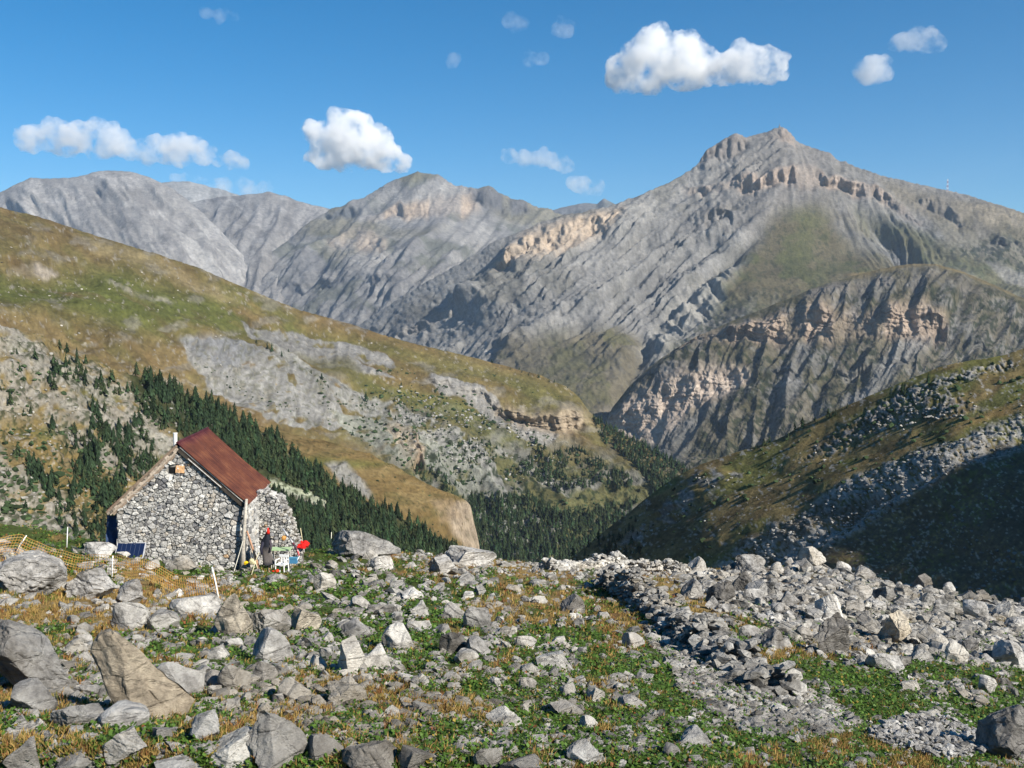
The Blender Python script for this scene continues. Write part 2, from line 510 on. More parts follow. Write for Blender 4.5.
H3 = Hill([CR3,
           [(300, 385, .5), (400, 325, .6), (500, 268, .7), (600, 245, .72), (700, 190, .85), (780, 172, .85), (850, 190, .7), (930, 208, .5), (1024, 240, .5), (1380, 370, .4)],
           [(300, 400, .5), (400, 350, .6), (500, 310, .75), (600, 290, .78), (700, 262, .8), (780, 235, .82), (850, 232, .72), (930, 245, .55), (1024, 285, .55), (1380, 420, .5)],
           [(300, 430, .5), (400, 380, .6), (500, 350, .65), (600, 335, .64), (700, 305, .66), (780, 278, .62), (850, 270, .5), (930, 264, .38), (1024, 300, .45), (1380, 450, .45)],
           [(300, 470, .5), (400, 430, .5), (500, 400, .5), (600, 385, .5), (700, 350, .6), (780, 330, .66), (850, 326, .7), (930, 326, .72), (1024, 345, .6), (1380, 500, .5)],
           [(300, 560, .5), (500, 500, .5), (600, 480, .55), (700, 480, .6), (780, 470, .6), (850, 460, .58), (930, 440, .55), (1024, 430, .55), (1380, 600, .5)]], 300, 1380, 1.15,
          crest_jag=lambda u: (.5 + 1.0 * sstep(685, 705, u) * (1 - sstep(745, 760, u)) + 1.0 * sstep(828, 845, u) * (1 - sstep(850, 865, u))) * fbm2(u / 4.5, u * 0, 3, 5))
u, v = H3.u, H3.v; uw, vw = warp(u, v, 8, 36)
wl = (1 - sstep(700, 790, u + (v - 230) * .55))                      # the gullied left face
lowleft = sstep(330, 372, v + (u - 560) * -.05) * (1 - sstep(640, 700, u)) * sstep(505, 540, u)   # brown knoll low left
foot = sstep(258, 300, v - np.abs(u - 930) * .12 + 12)              # front buttress hill
right = sstep(820, 900, u)
crest_soft = sstep(2, 26, v - H3.v[:1])
cg = (uw * .62 + vw * .80); ag = (-uw * .80 + vw * .62)
sw = 5 * fbm2(u / 70, v / 60, 3, 78) + 1.6 * fbm2(u / 12, v / 12, 3, 79)
cg = (u * .62 + v * .80) + sw * 1.6; ag = (-u * .80 + v * .62)
gul = ridged2(cg / 26, ag / 260, 3, 81, .5) * .46 + ridged2(cg / 11, ag / 130, 3, 82, .6) * .42 + ridged2(cg / 4.6, ag / 50, 2, 80, .6) * .22
gul = gul + .45 * ridged2(cg / 62, ag / 330, 2, 77)
d = 84 * gul * (.45 + .75 * sstep(-.35, .35, fbm2(u / 55, v / 40, 3, 76))) * wl * (1 - lowleft * .8) * (.25 + .75 * crest_soft)
grm = poly_mask(u, v, [(775, 210), (815, 207), (850, 230), (915, 262), (865, 290), (800, 315), (700, 318), (660, 345), (690, 305), (735, 262)], 14)
# the summit cone: gentle ribs fanning downwards
ang = (u - 782) / np.maximum(v - 96, 20)
fan = ridged2(ang * 7.5 + 2 + .25 * fbm2(u / 40, v / 40, 3, 84), v / 130, 4, 83, .5)
d = d + 9 * fan * (1 - wl) * (1 - foot) * crest_soft * (1 - grm)
d = d + foot * sstep(600, 700, u) * (13 * ridged2((uw + .35 * (vw - 300)) / 30, vw / 34, 4, 86, .6) * (1 - .8 * grm) + 16 * fbm2(uw / 34, vw / 22, 3, 89))
# combe right of the cone, and the pale gully through it
gx = (u - (858 + (v - 200) * .92)); d = d - 75 * np.exp(-(gx / 16) ** 2) * sstep(195, 225, v) * (1 - sstep(262, 290, v))
d = d + 26 * np.exp(-(gx / 34) ** 2) * sstep(195, 225, v) * (1 - sstep(262, 280, v)) * ridged2((uw * .9 - vw * .5) / 6, (uw * .5 + vw * .9) / 50, 3, 88)
cone_s = (1 - foot) * (1 - wl) * 1.2
# ravine from the cone's left foot to the valley
rx = u - np.interp(v, [215, 260, 300, 340, 380, 430], [775, 730, 690, 650, 632, 612])
d = d - 90 * np.exp(-(rx / 9) ** 2) * sstep(215, 250, v) * .5
d = d + 70 * fbm2(u / 120, v / 80, 3, 85) * crest_soft + (3 + 7 * (1 - np.clip(cone_s, 0, 1))) * ridged2(u / 13, v / 9, 4, 87, .6) * (.3 + .7 * crest_soft) + 4.5 * (1 - .7 * grm) * fbm2(u / 2.8, v / 2.3, 3, 94)
# pale rounded ribs beside the ravine
pr = poly_mask(uw, vw, [(745, 262), (720, 268), (655, 330), (640, 352), (668, 352), (700, 320), (735, 290)], 8)
d = d + 40 * pr * ridged2((u * .6 - v * .8 + 6 * fbm2(u / 30, v / 30)) / 13, v / 90, 2, 92)
H3.displace(d)

c3 = np.broadcast_to(np.array((.265, .26, .25)), u.shape + (3,)).copy()
n_a = fbm2(uw / 26, vw / 20, 5, 101); n_b = fbm2(uw / 9, vw / 7, 4, 102); n_c = fbm2(u / 3.0, v / 2.6, 3, 103)
c3 = mix(c3, (.345, .335, .315), sstep(-.1, .35, n_a) * .8)
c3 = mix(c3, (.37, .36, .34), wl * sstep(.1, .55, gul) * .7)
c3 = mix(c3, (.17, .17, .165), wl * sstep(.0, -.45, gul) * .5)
c3 = mix(c3, (.20, .195, .17), sstep(.05, .4, fbm2(uw / 45 + 3, vw / 26, 4, 104)) * .7)
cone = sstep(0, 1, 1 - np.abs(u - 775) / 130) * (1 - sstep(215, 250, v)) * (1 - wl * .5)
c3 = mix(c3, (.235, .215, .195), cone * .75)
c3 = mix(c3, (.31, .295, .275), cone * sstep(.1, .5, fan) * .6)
gr = poly_mask(uw, vw, [(775, 215), (815, 212), (850, 235), (905, 262), (865, 285), (835, 290), (800, 310), (740, 318), (700, 312), (660, 345), (690, 305), (735, 265)], 12)
c3 = mix(c3, (.150, .125, .062), gr * .9)
c3 = mix(c3, (.115, .120, .048), gr * sstep(.0, .35, fbm2(uw / 30, vw / 16, 4, 105)) * .9)
gr2 = poly_mask(uw, vw, [(860, 205), (905, 222), (960, 245), (1040, 275), (1100, 300), (1060, 330), (990, 290), (945, 262), (915, 255)], 9)
c3 = mix(c3, (.105, .118, .05), gr2 * .85)
gr3 = poly_mask(uw, vw, [(880, 178), (1000, 205), (1100, 240), (1200, 290), (1080, 262), (960, 222), (900, 200)], 8)
c3 = mix(c3, (.20, .165, .10), gr3 * .6)
c3 = mix(c3, (.33, .29, .22), poly_mask(uw, vw, [(960, 200), (1060, 222), (1060, 236), (985, 222)], 4) * .8)
c3 = mix(c3, (.185, .165, .105), sstep(780, 860, uw - (vw - 250) * .3) * sstep(195, 225, vw) * sstep(-.4, .2, n_a) * .55)
kn = poly_mask(uw, vw, [(500, 350), (560, 335), (620, 330), (655, 345), (640, 390), (600, 430), (540, 400), (500, 372)], 10)
c3 = mix(c3, (.165, .14, .08), kn * .8); c3 = mix(c3, (.12, .12, .055), kn * sstep(0, .4, n_a) * .7)
# shrubby lower flank
low = sstep(285, 330, v) * sstep(640, 720, u + (v - 330) * .4)
c3 = mix(c3, (.175, .165, .135), low * .75)
c3 = mix(c3, (.36, .35, .33), low * sstep(.25, .5, ridged2((uw + .3 * vw) / 22, vw / 90, 4, 106)) * .7)
c3 = mix(c3, SHRUB, low * sstep(.02, .22, n_c + .6 * n_b) * .88)
c3 = mix(c3, (.12, .125, .06), low * sstep(.1, .4, fbm2(uw / 30 + 8, vw / 14, 4, 107)) * .6)
c3 = mix(c3, SHRUB, (1 - low) * gr * sstep(.22, .4, n_c + .3 * n_b) * .5)
c3 = mix(c3, SHRUB, poly_mask(uw, vw, [(935, 240), (1060, 225), (1200, 290), (1100, 300), (985, 262)], 9) * sstep(.0, .2, n_c + .5 * n_b) * .85)
# golden crest of the front hill
gl = poly_mask(u + 2 * n_b, v + 2 * n_a, [(845, 272), (870, 268), (900, 263), (928, 262), (955, 268), (990, 283), (1010, 294), (960, 275), (920, 267), (880, 275)], 2.2)
c3 = mix(c3, GOLD, gl * .85)
scr = poly_mask(uw, vw, [(985, 258), (1040, 280), (1060, 300), (1010, 285)], 3); c3 = mix(c3, (.42, .40, .37), scr * .7)
c3 = mix(c3, (.42, .405, .38), np.exp(-(gx / 3.2) ** 2) * sstep(205, 230, v) * (1 - sstep(262, 275, v)) * .8)
c3 = mix(c3, (.215, .22, .225), poly_mask(uw, vw, [(875, 228), (905, 240), (930, 262), (905, 258)], 4) * .8)
c3 = mix(c3, (.44, .425, .39), pr * sstep(-.3, .2, n_a + .4) * .85)
# pale cliff on the left ridge
ul = poly_mask(uw, vw, [(500, 262), (520, 240), (545, 226), (590, 216), (625, 208), (612, 228), (585, 250), (550, 262), (515, 266)], 6)
c3 = mix(c3, (.62, .50, .38), ul * .8 * sstep(-.5, .1, n_b + .3))
c3 = mix(c3, (.12, .12, .12), (1 - low) * sstep(.28, .5, n_b + .5 * n_c) * .35 * sstep(0, .5, 1 - gr))
for (ln, A, rb, lam, sd, fa, br, cc, cm) in [
    ([(700, 157, 9), (718, 153, 12), (735, 146, 13), (746, 146, 9)], 30, 26, 5, 301, 6, 0, (.34, .30, .27), .8),
    ([(768, 138, 6), (779, 137, 12), (792, 143, 12)], 30, 24, 5, 302, 6, 0, (.40, .33, .28), .8),
    ([(690, 188, 6), (720, 188, 8), (748, 184, 13), (765, 183, 10), (783, 182, 14), (800, 180, 18), (812, 181, 18), (826, 187, 9), (850, 190, 8), (862, 194, 8)], 48, 44, 8, 303, 12, 0, (.55, .44, .36), .9),
    ([(872, 193, 8), (886, 198, 10), (905, 208, 8), (920, 218, 5)], 36, 34, 7, 304, 8, 0, (.42, .34, .28), .8),
    ([(925, 200, 6), (945, 208, 10), (962, 218, 8)], 40, 30, 8, 305, 10, 0, (.32, .29, .26), .7),
    ([(500, 268, 8), (530, 250, 20), (560, 238, 24), (590, 228, 18), (618, 218, 10)], 45, 40, 9, 309, 12, 0, (.62, .50, .38), .85),
    ([(395, 335, 8), (430, 322, 10), (450, 312, 12), (462, 300, 12)], 20, 30, 12, 310, 10, 0, (.36, .33, .30), .6),
    ([(690, 225, 10), (715, 215, 16), (740, 208, 10)], 50, 50, 9, 311, 12, .1, (.30, .28, .26), .5),
    ([(1000, 235, 8), (1030, 245, 10), (1080, 260, 10)], 50, 40, 10, 313, 10, .1, (.18, .18, .18), .5)]:
    f = cliff(H3, ln, 10, A, rb, lam, sd, fa, broken=br)
    c3 = mix(c3, cc, f * cm)
    c3 = mix(c3, tuple(x * .72 for x in cc), f * cm * sstep(.0, .35, n_b) * .6)
c3 = mix(c3, (.50, .40, .32), poly_mask(uw, vw, [(605, 420), (640, 398), (690, 380), (748, 372), (748, 386), (700, 402), (682, 430), (652, 448), (612, 432)], 4) * .75 * sstep(-.6, 0, n_b + .3))
# talus cones under the lower bands
c3 = mix(c3, (.33, .325, .31), poly_mask(uw, vw, [(690, 345), (705, 345), (720, 440), (690, 440)], 4) * .5)
c3 = mix(c3, (.40, .39, .37), poly_mask(uw, vw, [(898, 345), (935, 345), (900, 372), (870, 410), (845, 425), (878, 370)], 5) * .6)
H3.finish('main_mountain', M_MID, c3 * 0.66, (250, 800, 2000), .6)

# ---- the lower shoulder standing in front of it, with its pinkish cliffs
HS = Hill([[(560, 480, 3300), (585, 452, 3320), (600, 432, 3340), (612, 408, 3350), (630, 385, 3360), (655, 362, 3370), (680, 346, 3380), (700, 335, 3390), (740, 318, 3400), (780, 302, 3400), (820, 286, 3400), (850, 277, 3400), (880, 269, 3400), (910, 264, 3390), (935, 264, 3380), (960, 270, 3360), (990, 283, 3330), (1024, 298, 3300), (1100, 328, 3240), (1380, 420, 3000)],
           [(560, 500, .5), (612, 428, .8), (655, 380, .6), (700, 350, .5), (780, 318, .5), (850, 300, .5), (935, 292, .55), (1024, 320, .5), (1380, 450, .5)],
           [(560, 520, .5), (612, 445, .8), (655, 420, .75), (700, 385, .6), (780, 348, .75), (850, 345, .8), (935, 345, .8), (1024, 350, .6), (1380, 480, .5)],
           [(560, 540, .5), (655, 465, .6), (700, 440, .62), (780, 400, .55), (850, 395, .52), (935, 390, .5), (1024, 390, .5), (1380, 520, .5)],
           [(560, 600, .5), (655, 540, .55), (780, 500, .55), (935, 470, .5), (1024, 460, .5), (1380, 600, .5)]], 560, 1380, 1.1, smooth=12, crest_jag=lambda u: .9 * fbm2(u / 9, u * 0, 4, 25))
u, v = HS.u, HS.v; uw, vw = warp(u, v, 8, 34)
csf = sstep(0, 14, v - HS.v[:1])
cg = u + .35 * (v - 300) + 5 * fbm2(u / 40, v / 40, 3, 401)
spur = ridged2(cg / 38, v / 150, 3, 402, .55); sp2 = ridged2((cg + .3 * v) / 13, v / 60, 3, 403, .6)
lowcl = poly_mask(u, v, [(600, 432), (612, 408), (640, 394), (690, 374), (752, 366), (756, 386), (705, 408), (684, 436), (652, 452), (612, 440)], 10)
HS.displace(csf * (30 * (1 - .65 * lowcl) * spur + 9 * sp2 + 14 * fbm2(uw / 30, vw / 20, 3, 404) + 2.6 * fbm2(u / 2.8, v / 2.3, 3, 405)))
n_a = fbm2(uw / 26, vw / 17, 5, 411); n_b = fbm2(uw / 9, vw / 7, 4, 412); n_c = fbm2(u / 3.0, v / 2.6, 3, 413)
cS = np.broadcast_to(np.array((.25, .225, .17)), u.shape + (3,)).copy()
cS = mix(cS, (.165, .15, .085), sstep(-.2, .2, n_a) * .8)
cS = mix(cS, (.38, .365, .34), sstep(.15, .5, -spur + .5 * n_a) * .75)
cS = mix(cS, (.33, .32, .30), sstep(.05, .4, fbm2(uw / 16, vw / 12, 4, 414)) * .7)
cS = mix(cS, (.045, .058, .03), sstep(.0, .2, n_c + .6 * n_b) * sstep(278, 300, v) * .85)
cS = mix(cS, (.42, .31, .15), (1 - sstep(1.5, 5, v - HS.v[:1] + 2 * n_b)) * sstep(840, 870, u) * (1 - sstep(1000, 1030, u)) * .8)
cS = mix(cS, (.17, .15, .075), sstep(20, 0, v - HS.v[:1]) * .5)
cS = mix(cS, (.80, .66, .54), poly_mask(uw, vw, [(605, 420), (640, 398), (690, 378), (748, 370), (748, 386), (700, 402), (682, 430), (652, 448), (612, 432)], 3) * .85 * sstep(-.6, 0, n_b + .3))
cS = mix(cS, (.40, .39, .375), poly_mask(uw, vw, [(650, 448), (690, 420), (720, 405), (700, 430), (680, 470), (650, 470)], 5) * .6)
for (ln, A, rb, lam, sd, fa, br, cc, cm) in [
    ([(655, 350, 8), (700, 338, 12), (740, 335, 14), (760, 333, 20), (780, 331, 26), (810, 329, 30), (840, 326, 28), (870, 326, 26), (900, 327, 32), (928, 328, 32), (942, 330, 22)], 52, 46, 19, 306, 10, 0, (.74, .58, .45), .95),
    ([(800, 300, 8), (835, 292, 12), (870, 284, 12), (900, 284, 10), (930, 282, 14), (960, 288, 14)], 24, 26, 11, 307, 16, .05, (.34, .31, .28), .8),
    ([(608, 428, 16), (625, 420, 26), (645, 414, 40), (665, 402, 38), (690, 393, 34), (715, 386, 28), (735, 381, 20), (748, 379, 12)], 34, 22, 11, 308, 8, 0, (.80, .66, .54), .97),
    ([(760, 372, 8), (830, 380, 10), (900, 366, 10), (980, 350, 12), (1060, 345, 10)], 28, 26, 12, 312, 18, .1, (.36, .35, .33), .6),
    ([(665, 352, 4), (700, 344, 7), (735, 331, 7)], 16, 16, 8, 421, 8, 0, (.33, .30, .27), .6)]:
    f = cliff(HS, ln, 10, A, rb, lam, sd, fa, broken=br)
    cS = mix(cS, cc, f * cm)
    cS = mix(cS, tuple(x * .72 for x in cc), f * cm * sstep(.0, .35, n_b) * .6)
cS = mix(cS, (.40, .39, .37), poly_mask(uw, vw, [(898, 345), (935, 345), (900, 372), (870, 410), (845, 425), (878, 370)], 5) * .7)
cS = mix(cS, (.36, .35, .335), poly_mask(uw, vw, [(800, 345), (815, 345), (800, 400), (770, 430), (785, 380)], 4) * .6)
cS = np.clip(cS * (1 + .16 * fbm2(uw / 90, (vw + .12 * uw) / 2.4, 3, 111) + .34 * fbm2(u / 2.4, v / 1.9, 3, 112) + .18 * fbm2(u / 6, v / 5, 3, 113))[..., None], .015, .95)
HS.finish('mountain_shoulder', M_MID, cS * .47, (60, 200, 500), .5, smooth=False)

# ================================================================== the grassy hill across the valley (left)
H4 = Hill([[(-340, 110, 2100), (-200, 150, 1950), (-80, 186, 1850), (0, 207, 1800), (50, 220, 1800), (100, 237, 1800), (150, 252, 1820), (200, 268, 1850), (250, 290, 1880), (300, 310, 1920), (350, 324, 1960), (400, 340, 2000), (450, 352, 2020), (500, 364, 2050), (540, 375, 2050), (565, 386, 2020), (580, 398, 2000), (590, 412, 1980), (604, 424, 1950), (625, 436, 1900), (650, 450, 1850), (690, 470, 1800), (760, 515, 1700), (860, 600, 1600)],
           [(-340, 190, .5), (-200, 220, .45), (0, 270, .42), (100, 300, .38), (200, 322, .34), (300, 345, .42), (400, 372, .45), (500, 398, .42), (560, 412, .45), (600, 440, .55), (690, 490, .55), (860, 640, .55)],
           [(-340, 290, .5), (-200, 310, .5), (0, 345, .45), (100, 352, .5), (200, 380, .62), (300, 400, .62), (400, 425, .6), (500, 440, .75), (560, 455, .75), (600, 475, .6), (690, 520, .6), (860, 680, .6)],
           [(-340, 420, .5), (-200, 430, .5), (0, 420, .45), (100, 400, .45), (200, 428, .6), (300, 440, .62), (400, 470, .62), (500, 490, .55), (560, 505, .55), (600, 530, .6), (690, 580, .6), (860, 740, .6)],
           [(-340, 640, .45), (-200, 640, .45), (0, 600, .45), (200, 600, .45), (400, 600, .5), (500, 610, .5), (690, 700, .5), (860, 800, .5)]], -340, 860, 1.3,
          crest_jag=lambda u: .8 * fbm2(u / 14, u * 0, 3, 15))
u, v = H4.u, H4.v; uw, vw = warp(u, v, 8, 34)
soft = sstep(0, 22, v - H4.v[:1])
cs = (uw * .42 - vw * .9); al = (uw * .9 + vw * .42)         # slope lines run down to the right
d = 22 * fbm2(u / 130, v / 55, 3, 121) * soft + 7 * fbm2(al / 26, cs / 8, 5, 122, .6) * soft + .9 * fbm2(u / 3, v / 2, 2, 123)
scA = poly_mask(uw, vw, [(182, 335), (215, 338), (240, 336), (275, 348), (310, 368), (335, 392), (348, 420), (330, 432), (300, 436), (262, 418), (235, 402), (210, 380), (190, 352)], 5)
scB = poly_mask(uw, vw, [(238, 318), (262, 325), (300, 326), (345, 338), (385, 352), (400, 368), (350, 358), (395, 378), (330, 366), (285, 346), (255, 335)], 4)
scC = poly_mask(uw, vw, [(255, 322), (285, 345), (330, 375), (400, 402), (438, 425), (480, 455), (520, 500), (545, 530), (510, 515), (470, 480), (420, 445), (350, 405), (290, 365)], 5)
scD = poly_mask(uw, vw, [(430, 372), (470, 385), (500, 402), (520, 425), (560, 440), (540, 450), (500, 430), (470, 410), (440, 395)], 6)
scE = poly_mask(uw, vw, [(330, 410), (400, 425), (440, 450), (500, 490), (560, 545), (520, 560), (470, 500), (410, 470), (350, 440)], 9)
gul4 = ridged2((u + .15 * v) / 9, v / 60, 4, 124, .55)
d = d + (6 * (scA + scD) + 4 * scB + 4 * scC) * gul4 + 6 * scE * fbm2(u / 12, v / 8, 4, 125)
lowm = sstep(395, 450, v + (u - 450) * -.25) * sstep(330, 420, u)
d = d + lowm * (16 * ridged2((uw * .75 - vw * .65) / 26, (uw * .65 + vw * .75) / 90, 3, 126) + 5 * fbm2(u / 8, v / 6, 3, 127))
rl = ridged2((uw * .85 + vw * .35) / 4.5, v / 45, 3, 128)
rv = u - np.interp(v, [350, 420, 470, 520, 560], [330, 400, 455, 505, 545]); d = d - 12 * np.exp(-(rv / 12) ** 2) * sstep(370, 400, v)
H4.displace(d)
n_a = fbm2(al / 60, cs / 13, 5, 131); n_b = fbm2(uw / 9, vw / 6, 4, 132); n_c = fbm2(u / 3.2, v / 2.6, 3, 133)
c4 = np.broadcast_to(np.array(GR_DRY), u.shape + (3,)).copy()
c4 = mix(c4, (.155, .145, .055), sstep(-.3, .3, fbm2(al / 50 + 2, cs / 16, 4, 139)) * .65)
c4 = mix(c4, (.245, .185, .085), sstep(.05, .4, n_a) * .75)
c4 = mix(c4, (.135, .098, .045), sstep(.0, .4, fbm2(al / 34 + 9, cs / 9, 5, 134)) * .75)
grn = poly_mask(uw, vw, [(-200, 265), (20, 275), (60, 270), (120, 268), (160, 280), (230, 290), (300, 322), (330, 335), (285, 335), (235, 332), (190, 325), (120, 330), (60, 312), (-200, 300)], 16)
grn = np.maximum(grn, poly_mask(uw, vw, [(240, 296), (330, 326), (430, 352), (560, 385), (600, 420), (560, 415), (520, 395), (400, 360), (320, 338)], 9) * .55)
grn = np.maximum(grn, poly_mask(uw, vw, [(330, 366), (400, 380), (470, 410), (540, 450), (500, 452), (440, 420), (380, 395)], 9) * .8)
c4 = mix(c4, (.118, .135, .036), grn * sstep(-.35, .2, n_a + .25) * .9)
c4 = mix(c4, (.30, .24, .13), poly_mask(uw, vw, [(70, 232), (120, 245), (170, 262), (220, 285), (235, 300), (215, 292), (160, 272), (100, 250)], 4) * .7)
c4 = mix(c4, (.27, .25, .21), sstep(.22, .5, fbm2(uw / 22 + 4, vw / 9, 5, 135)) * .5)
olive = lowm
c4 = mix(c4, (.135, .135, .060), olive * .85); c4 = mix(c4, (.25, .245, .225), olive * sstep(.02, .4, fbm2(uw / 22, vw / 14, 5, 136)) * .85)
for m_, cc in ((scA, (.285, .28, .265)), (scB, (.24, .235, .225)), (scC, (.29, .285, .262)), (scD, (.29, .28, .26)), (scE, (.27, .275, .235))):
    c4 = mix(c4, cc, sstep(.35, .6, m_ + .25 * n_b) * sstep(-.45, -.2, n_a * .3 + n_b * .7) * .95)
c4 = c4 * (1 + .28 * rl * np.clip(scA + scB + scC + scD, 0, 1))[..., None]
c4 = mix(c4, BLUEG, poly_mask(uw, vw, [(182, 335), (240, 336), (262, 350), (232, 366), (200, 352)], 5) * .75)
c4 = mix(c4, (.17, .17, .12), (scA + scC) * sstep(.1, .32, n_c + .4 * n_b) * .6)
c4 = mix(c4, SHRUB, olive * sstep(.2, .36, n_c + .5 * n_b) * .85)
c4 = mix(c4, (.36, .33, .28), (1 - olive) * sstep(.52, .62, n_c + .55 * n_b) * .6)
c4 = mix(c4, GR_OLV, poly_mask(uw, vw, [(300, 350), (345, 358), (370, 380), (330, 374)], 5) * .7)
for ln, A, rb, lam, sd, fa, cc, cm in [
    ([(498, 412, 14), (520, 420, 20), (545, 424, 24), (570, 422, 26), (588, 416, 20)], 34, 20, 9, 321, 8, (.46, .37, .27), .9),
    ([(385, 432, 10), (395, 440, 26), (408, 452, 34), (417, 462, 20)], 22, 13, 7, 322, 6, (.50, .38, .27), .95),
    ([(10, 269, 4), (30, 267, 7), (52, 267, 7), (58, 268, 3)], 7, 5, 6, 323, 4, (.40, .35, .29), .9),
    ([(430, 380, 6), (470, 395, 9), (492, 404, 10)], 12, 9, 8, 324, 8, (.35, .33, .30), .8),
    ([(110, 280, 3), (140, 292, 4), (170, 300, 3)], 5, 4, 6, 325, 8, (.36, .33, .29), .6),
    ([(120, 372, 3), (170, 376, 4), (200, 380, 3)], 4, 4, 5, 326, 8, (.34, .31, .27), .6)]:
    f = cliff(H4, ln, 10, A, rb, lam, sd, fa); c4 = mix(c4, cc, f * cm)
c4 = np.clip(c4 * (1 + .34 * fbm2(u / 2.2, v / 1.7, 3, 112) + .16 * fbm2(u / 7, v / 4, 3, 113))[..., None], .012, .7)
H4.finish('grassy_hill', M_MID, c4 * 0.8, (60, 250, 900), .5)

# ---- meadow terrace ending in a small cliff
HM = Hill([[(60, 350, 960), (150, 385, 960), (200, 402, 960), (250, 421, 960), (290, 432, 970), (330, 441, 980), (370, 452, 990), (400, 467, 1000), (425, 480, 1000), (445, 490, 1000), (458, 497, 990), (466, 502, 985), (469, 510, 982), (471, 530, 980), (474, 560, 975), (480, 600, 970)],
           [(60, 400, .5), (200, 440, .46), (330, 452, .35), (400, 485, .35), (445, 512, .36), (466, 530, .9), (471, 560, .9), (480, 640, .5)],
           [(60, 470, .5), (200, 480, .46), (330, 492, .42), (400, 520, .42), (445, 545, .6), (466, 575, .9), (480, 690, .5)],
           [(60, 640, .5), (200, 640, .5), (480, 800, .5)]], 60, 480, 1.2, crest_jag=lambda u: .8 * fbm2(u / 9, u * 0, 3, 16))
u, v = HM.u, HM.v; uw, vw = warp(u, v, 6, 26)
n_a = fbm2(uw / 30, vw / 9, 5, 141); n_b = fbm2(uw / 6, vw / 4, 4, 142); n_c = fbm2(u / 2.6, v / 2.2, 3, 143)
cl = poly_mask(u, v, [(446, 512), (456, 503), (472, 500), (480, 560), (470, 570), (462, 548), (450, 530)], 3)
rockp = poly_mask(uw, vw, [(326, 466), (345, 464), (362, 480), (372, 500), (350, 496)], 3)
HM.displace(5 * fbm2(u / 60, v / 30, 3, 144) + 5 * cl * ridged2(u / 6, v / 40, 4, 145) + 4 * rockp * fbm2(u / 5, v / 5, 3, 146) + .8 * n_b)
cm_ = np.broadcast_to(np.array((.215, .150, .062)), u.shape + (3,)).copy()
cm_ = mix(cm_, (.27, .20, .09), sstep(0, .4, n_a) * .7); cm_ = mix(cm_, (.15, .125, .05), sstep(0, .4, fbm2(uw / 20 + 4, vw / 8, 4, 147)) * .6)
cm_ = mix(cm_, (.15, .155, .045), poly_mask(uw, vw, [(290, 456), (340, 462), (400, 462), (360, 470), (300, 470)], 4) * .7)
cm_ = mix(cm_, (.33, .32, .29), rockp); cm_ = mix(cm_, (.46, .375, .28), cl * .9)
cm_ = mix(cm_, (.36, .27, .17), poly_mask(uw, vw, [(430, 500), (455, 500), (460, 520), (440, 522)], 4) * .6)
cm_ = mix(cm_, (.07, .07, .03), sstep(.36, .5, n_c + .4 * n_b) * .6)
cm_ = np.clip(cm_ * (1 + .34 * fbm2(u / 2.2, v / 1.7, 3, 112) + .16 * fbm2(u / 7, v / 4, 3, 113))[..., None], .012, .7)
HM.finish('meadow_terrace', M_MID, cm_ * 0.85, (30, 120), .3)

# ---- wooded rocky slope on the near left
H5 = Hill([[(-340, 235, 560), (-200, 270, 590), (-80, 302, 610), (0, 326, 630), (50, 340, 650), (100, 360, 680), (140, 377, 705), (200, 402, 740), (250, 430, 775), (300, 463, 810), (350, 495, 835), (400, 520, 850), (440, 541, 860), (470, 560, 860), (520, 600, 860)],
           [(-340, 330, .5), (-200, 350, .5), (0, 385, .5), (100, 410, .48), (200, 440, .48), (300, 490, .5), (400, 540, .5), (520, 620, .5)],
           [(-340, 470, .5), (-200, 480, .48), (0, 465, .46), (100, 480, .5), (200, 500, .5), (300, 530, .5), (400, 570, .5), (520, 660, .5)],
           [(-340, 700, .45), (0, 640, .45), (200, 640, .45), (400, 660, .5), (520, 740, .5)]], -340, 520, 1.2, crest_jag=lambda u: 1.0 * fbm2(u / 14, u * 0, 4, 17))
u, v = H5.u, H5.v; uw, vw = warp(u, v, 7, 30)
cs = (uw * .5 - vw * .86); al = (uw * .86 + vw * .5)
n_a = fbm2(al / 55, cs / 14, 5, 151); n_b = fbm2(uw / 9, vw / 7, 4, 152); n_c = fbm2(u / 2.8, v / 2.4, 3, 153)
H5.displace(9 * fbm2(u / 90, v / 50, 3, 154) + 3.0 * ridged2(cs / 14, al / 70, 4, 155) * sstep(0, 18, v - H5.v[:1]) + 1.8 * n_b + .8 * n_c)
c5 = np.broadcast_to(np.array((.205, .155, .065)), u.shape + (3,)).copy()
c5 = mix(c5, (.135, .13, .045), sstep(-.05, .3, fbm2(uw / 26, vw / 14, 4, 156)) * .8)
rk = np.maximum(poly_mask(uw, vw, [(-340, 240), (-200, 275), (0, 330), (60, 352), (130, 385), (165, 425), (150, 470), (120, 480), (80, 455), (40, 420), (0, 420), (-340, 420)], 12) * .9,
                np.maximum(poly_mask(uw, vw, [(-340, 500), (0, 450), (30, 465), (75, 520), (60, 560), (0, 560), (-340, 700)], 8), sstep(.12, .35, n_a) * .9))
c5 = mix(c5, (.29, .275, .245), rk * .78 * sstep(-.5, .05, n_b + .35 * n_a + .1))
c5 = mix(c5, (.29, .275, .24), rk * sstep(.05, .3, n_a) * .5)
meadow = poly_mask(uw, vw, [(0, 445), (50, 452), (100, 480), (60, 492), (20, 478), (0, 470)], 6); c5 = mix(c5, (.185, .135, .055), meadow * .85)
c5 = mix(c5, (.34, .37, .27), poly_mask(uw, vw, [(248, 470), (266, 474), (300, 492), (325, 506), (310, 508), (280, 494)], 3) * .85)
c5 = mix(c5, (.045, .055, .025), sstep(.2, .36, n_c + .6 * n_b) * .8)
c5 = mix(c5, (.38, .36, .33), sstep(.42, .56, -n_c + .3 * n_b) * .5)
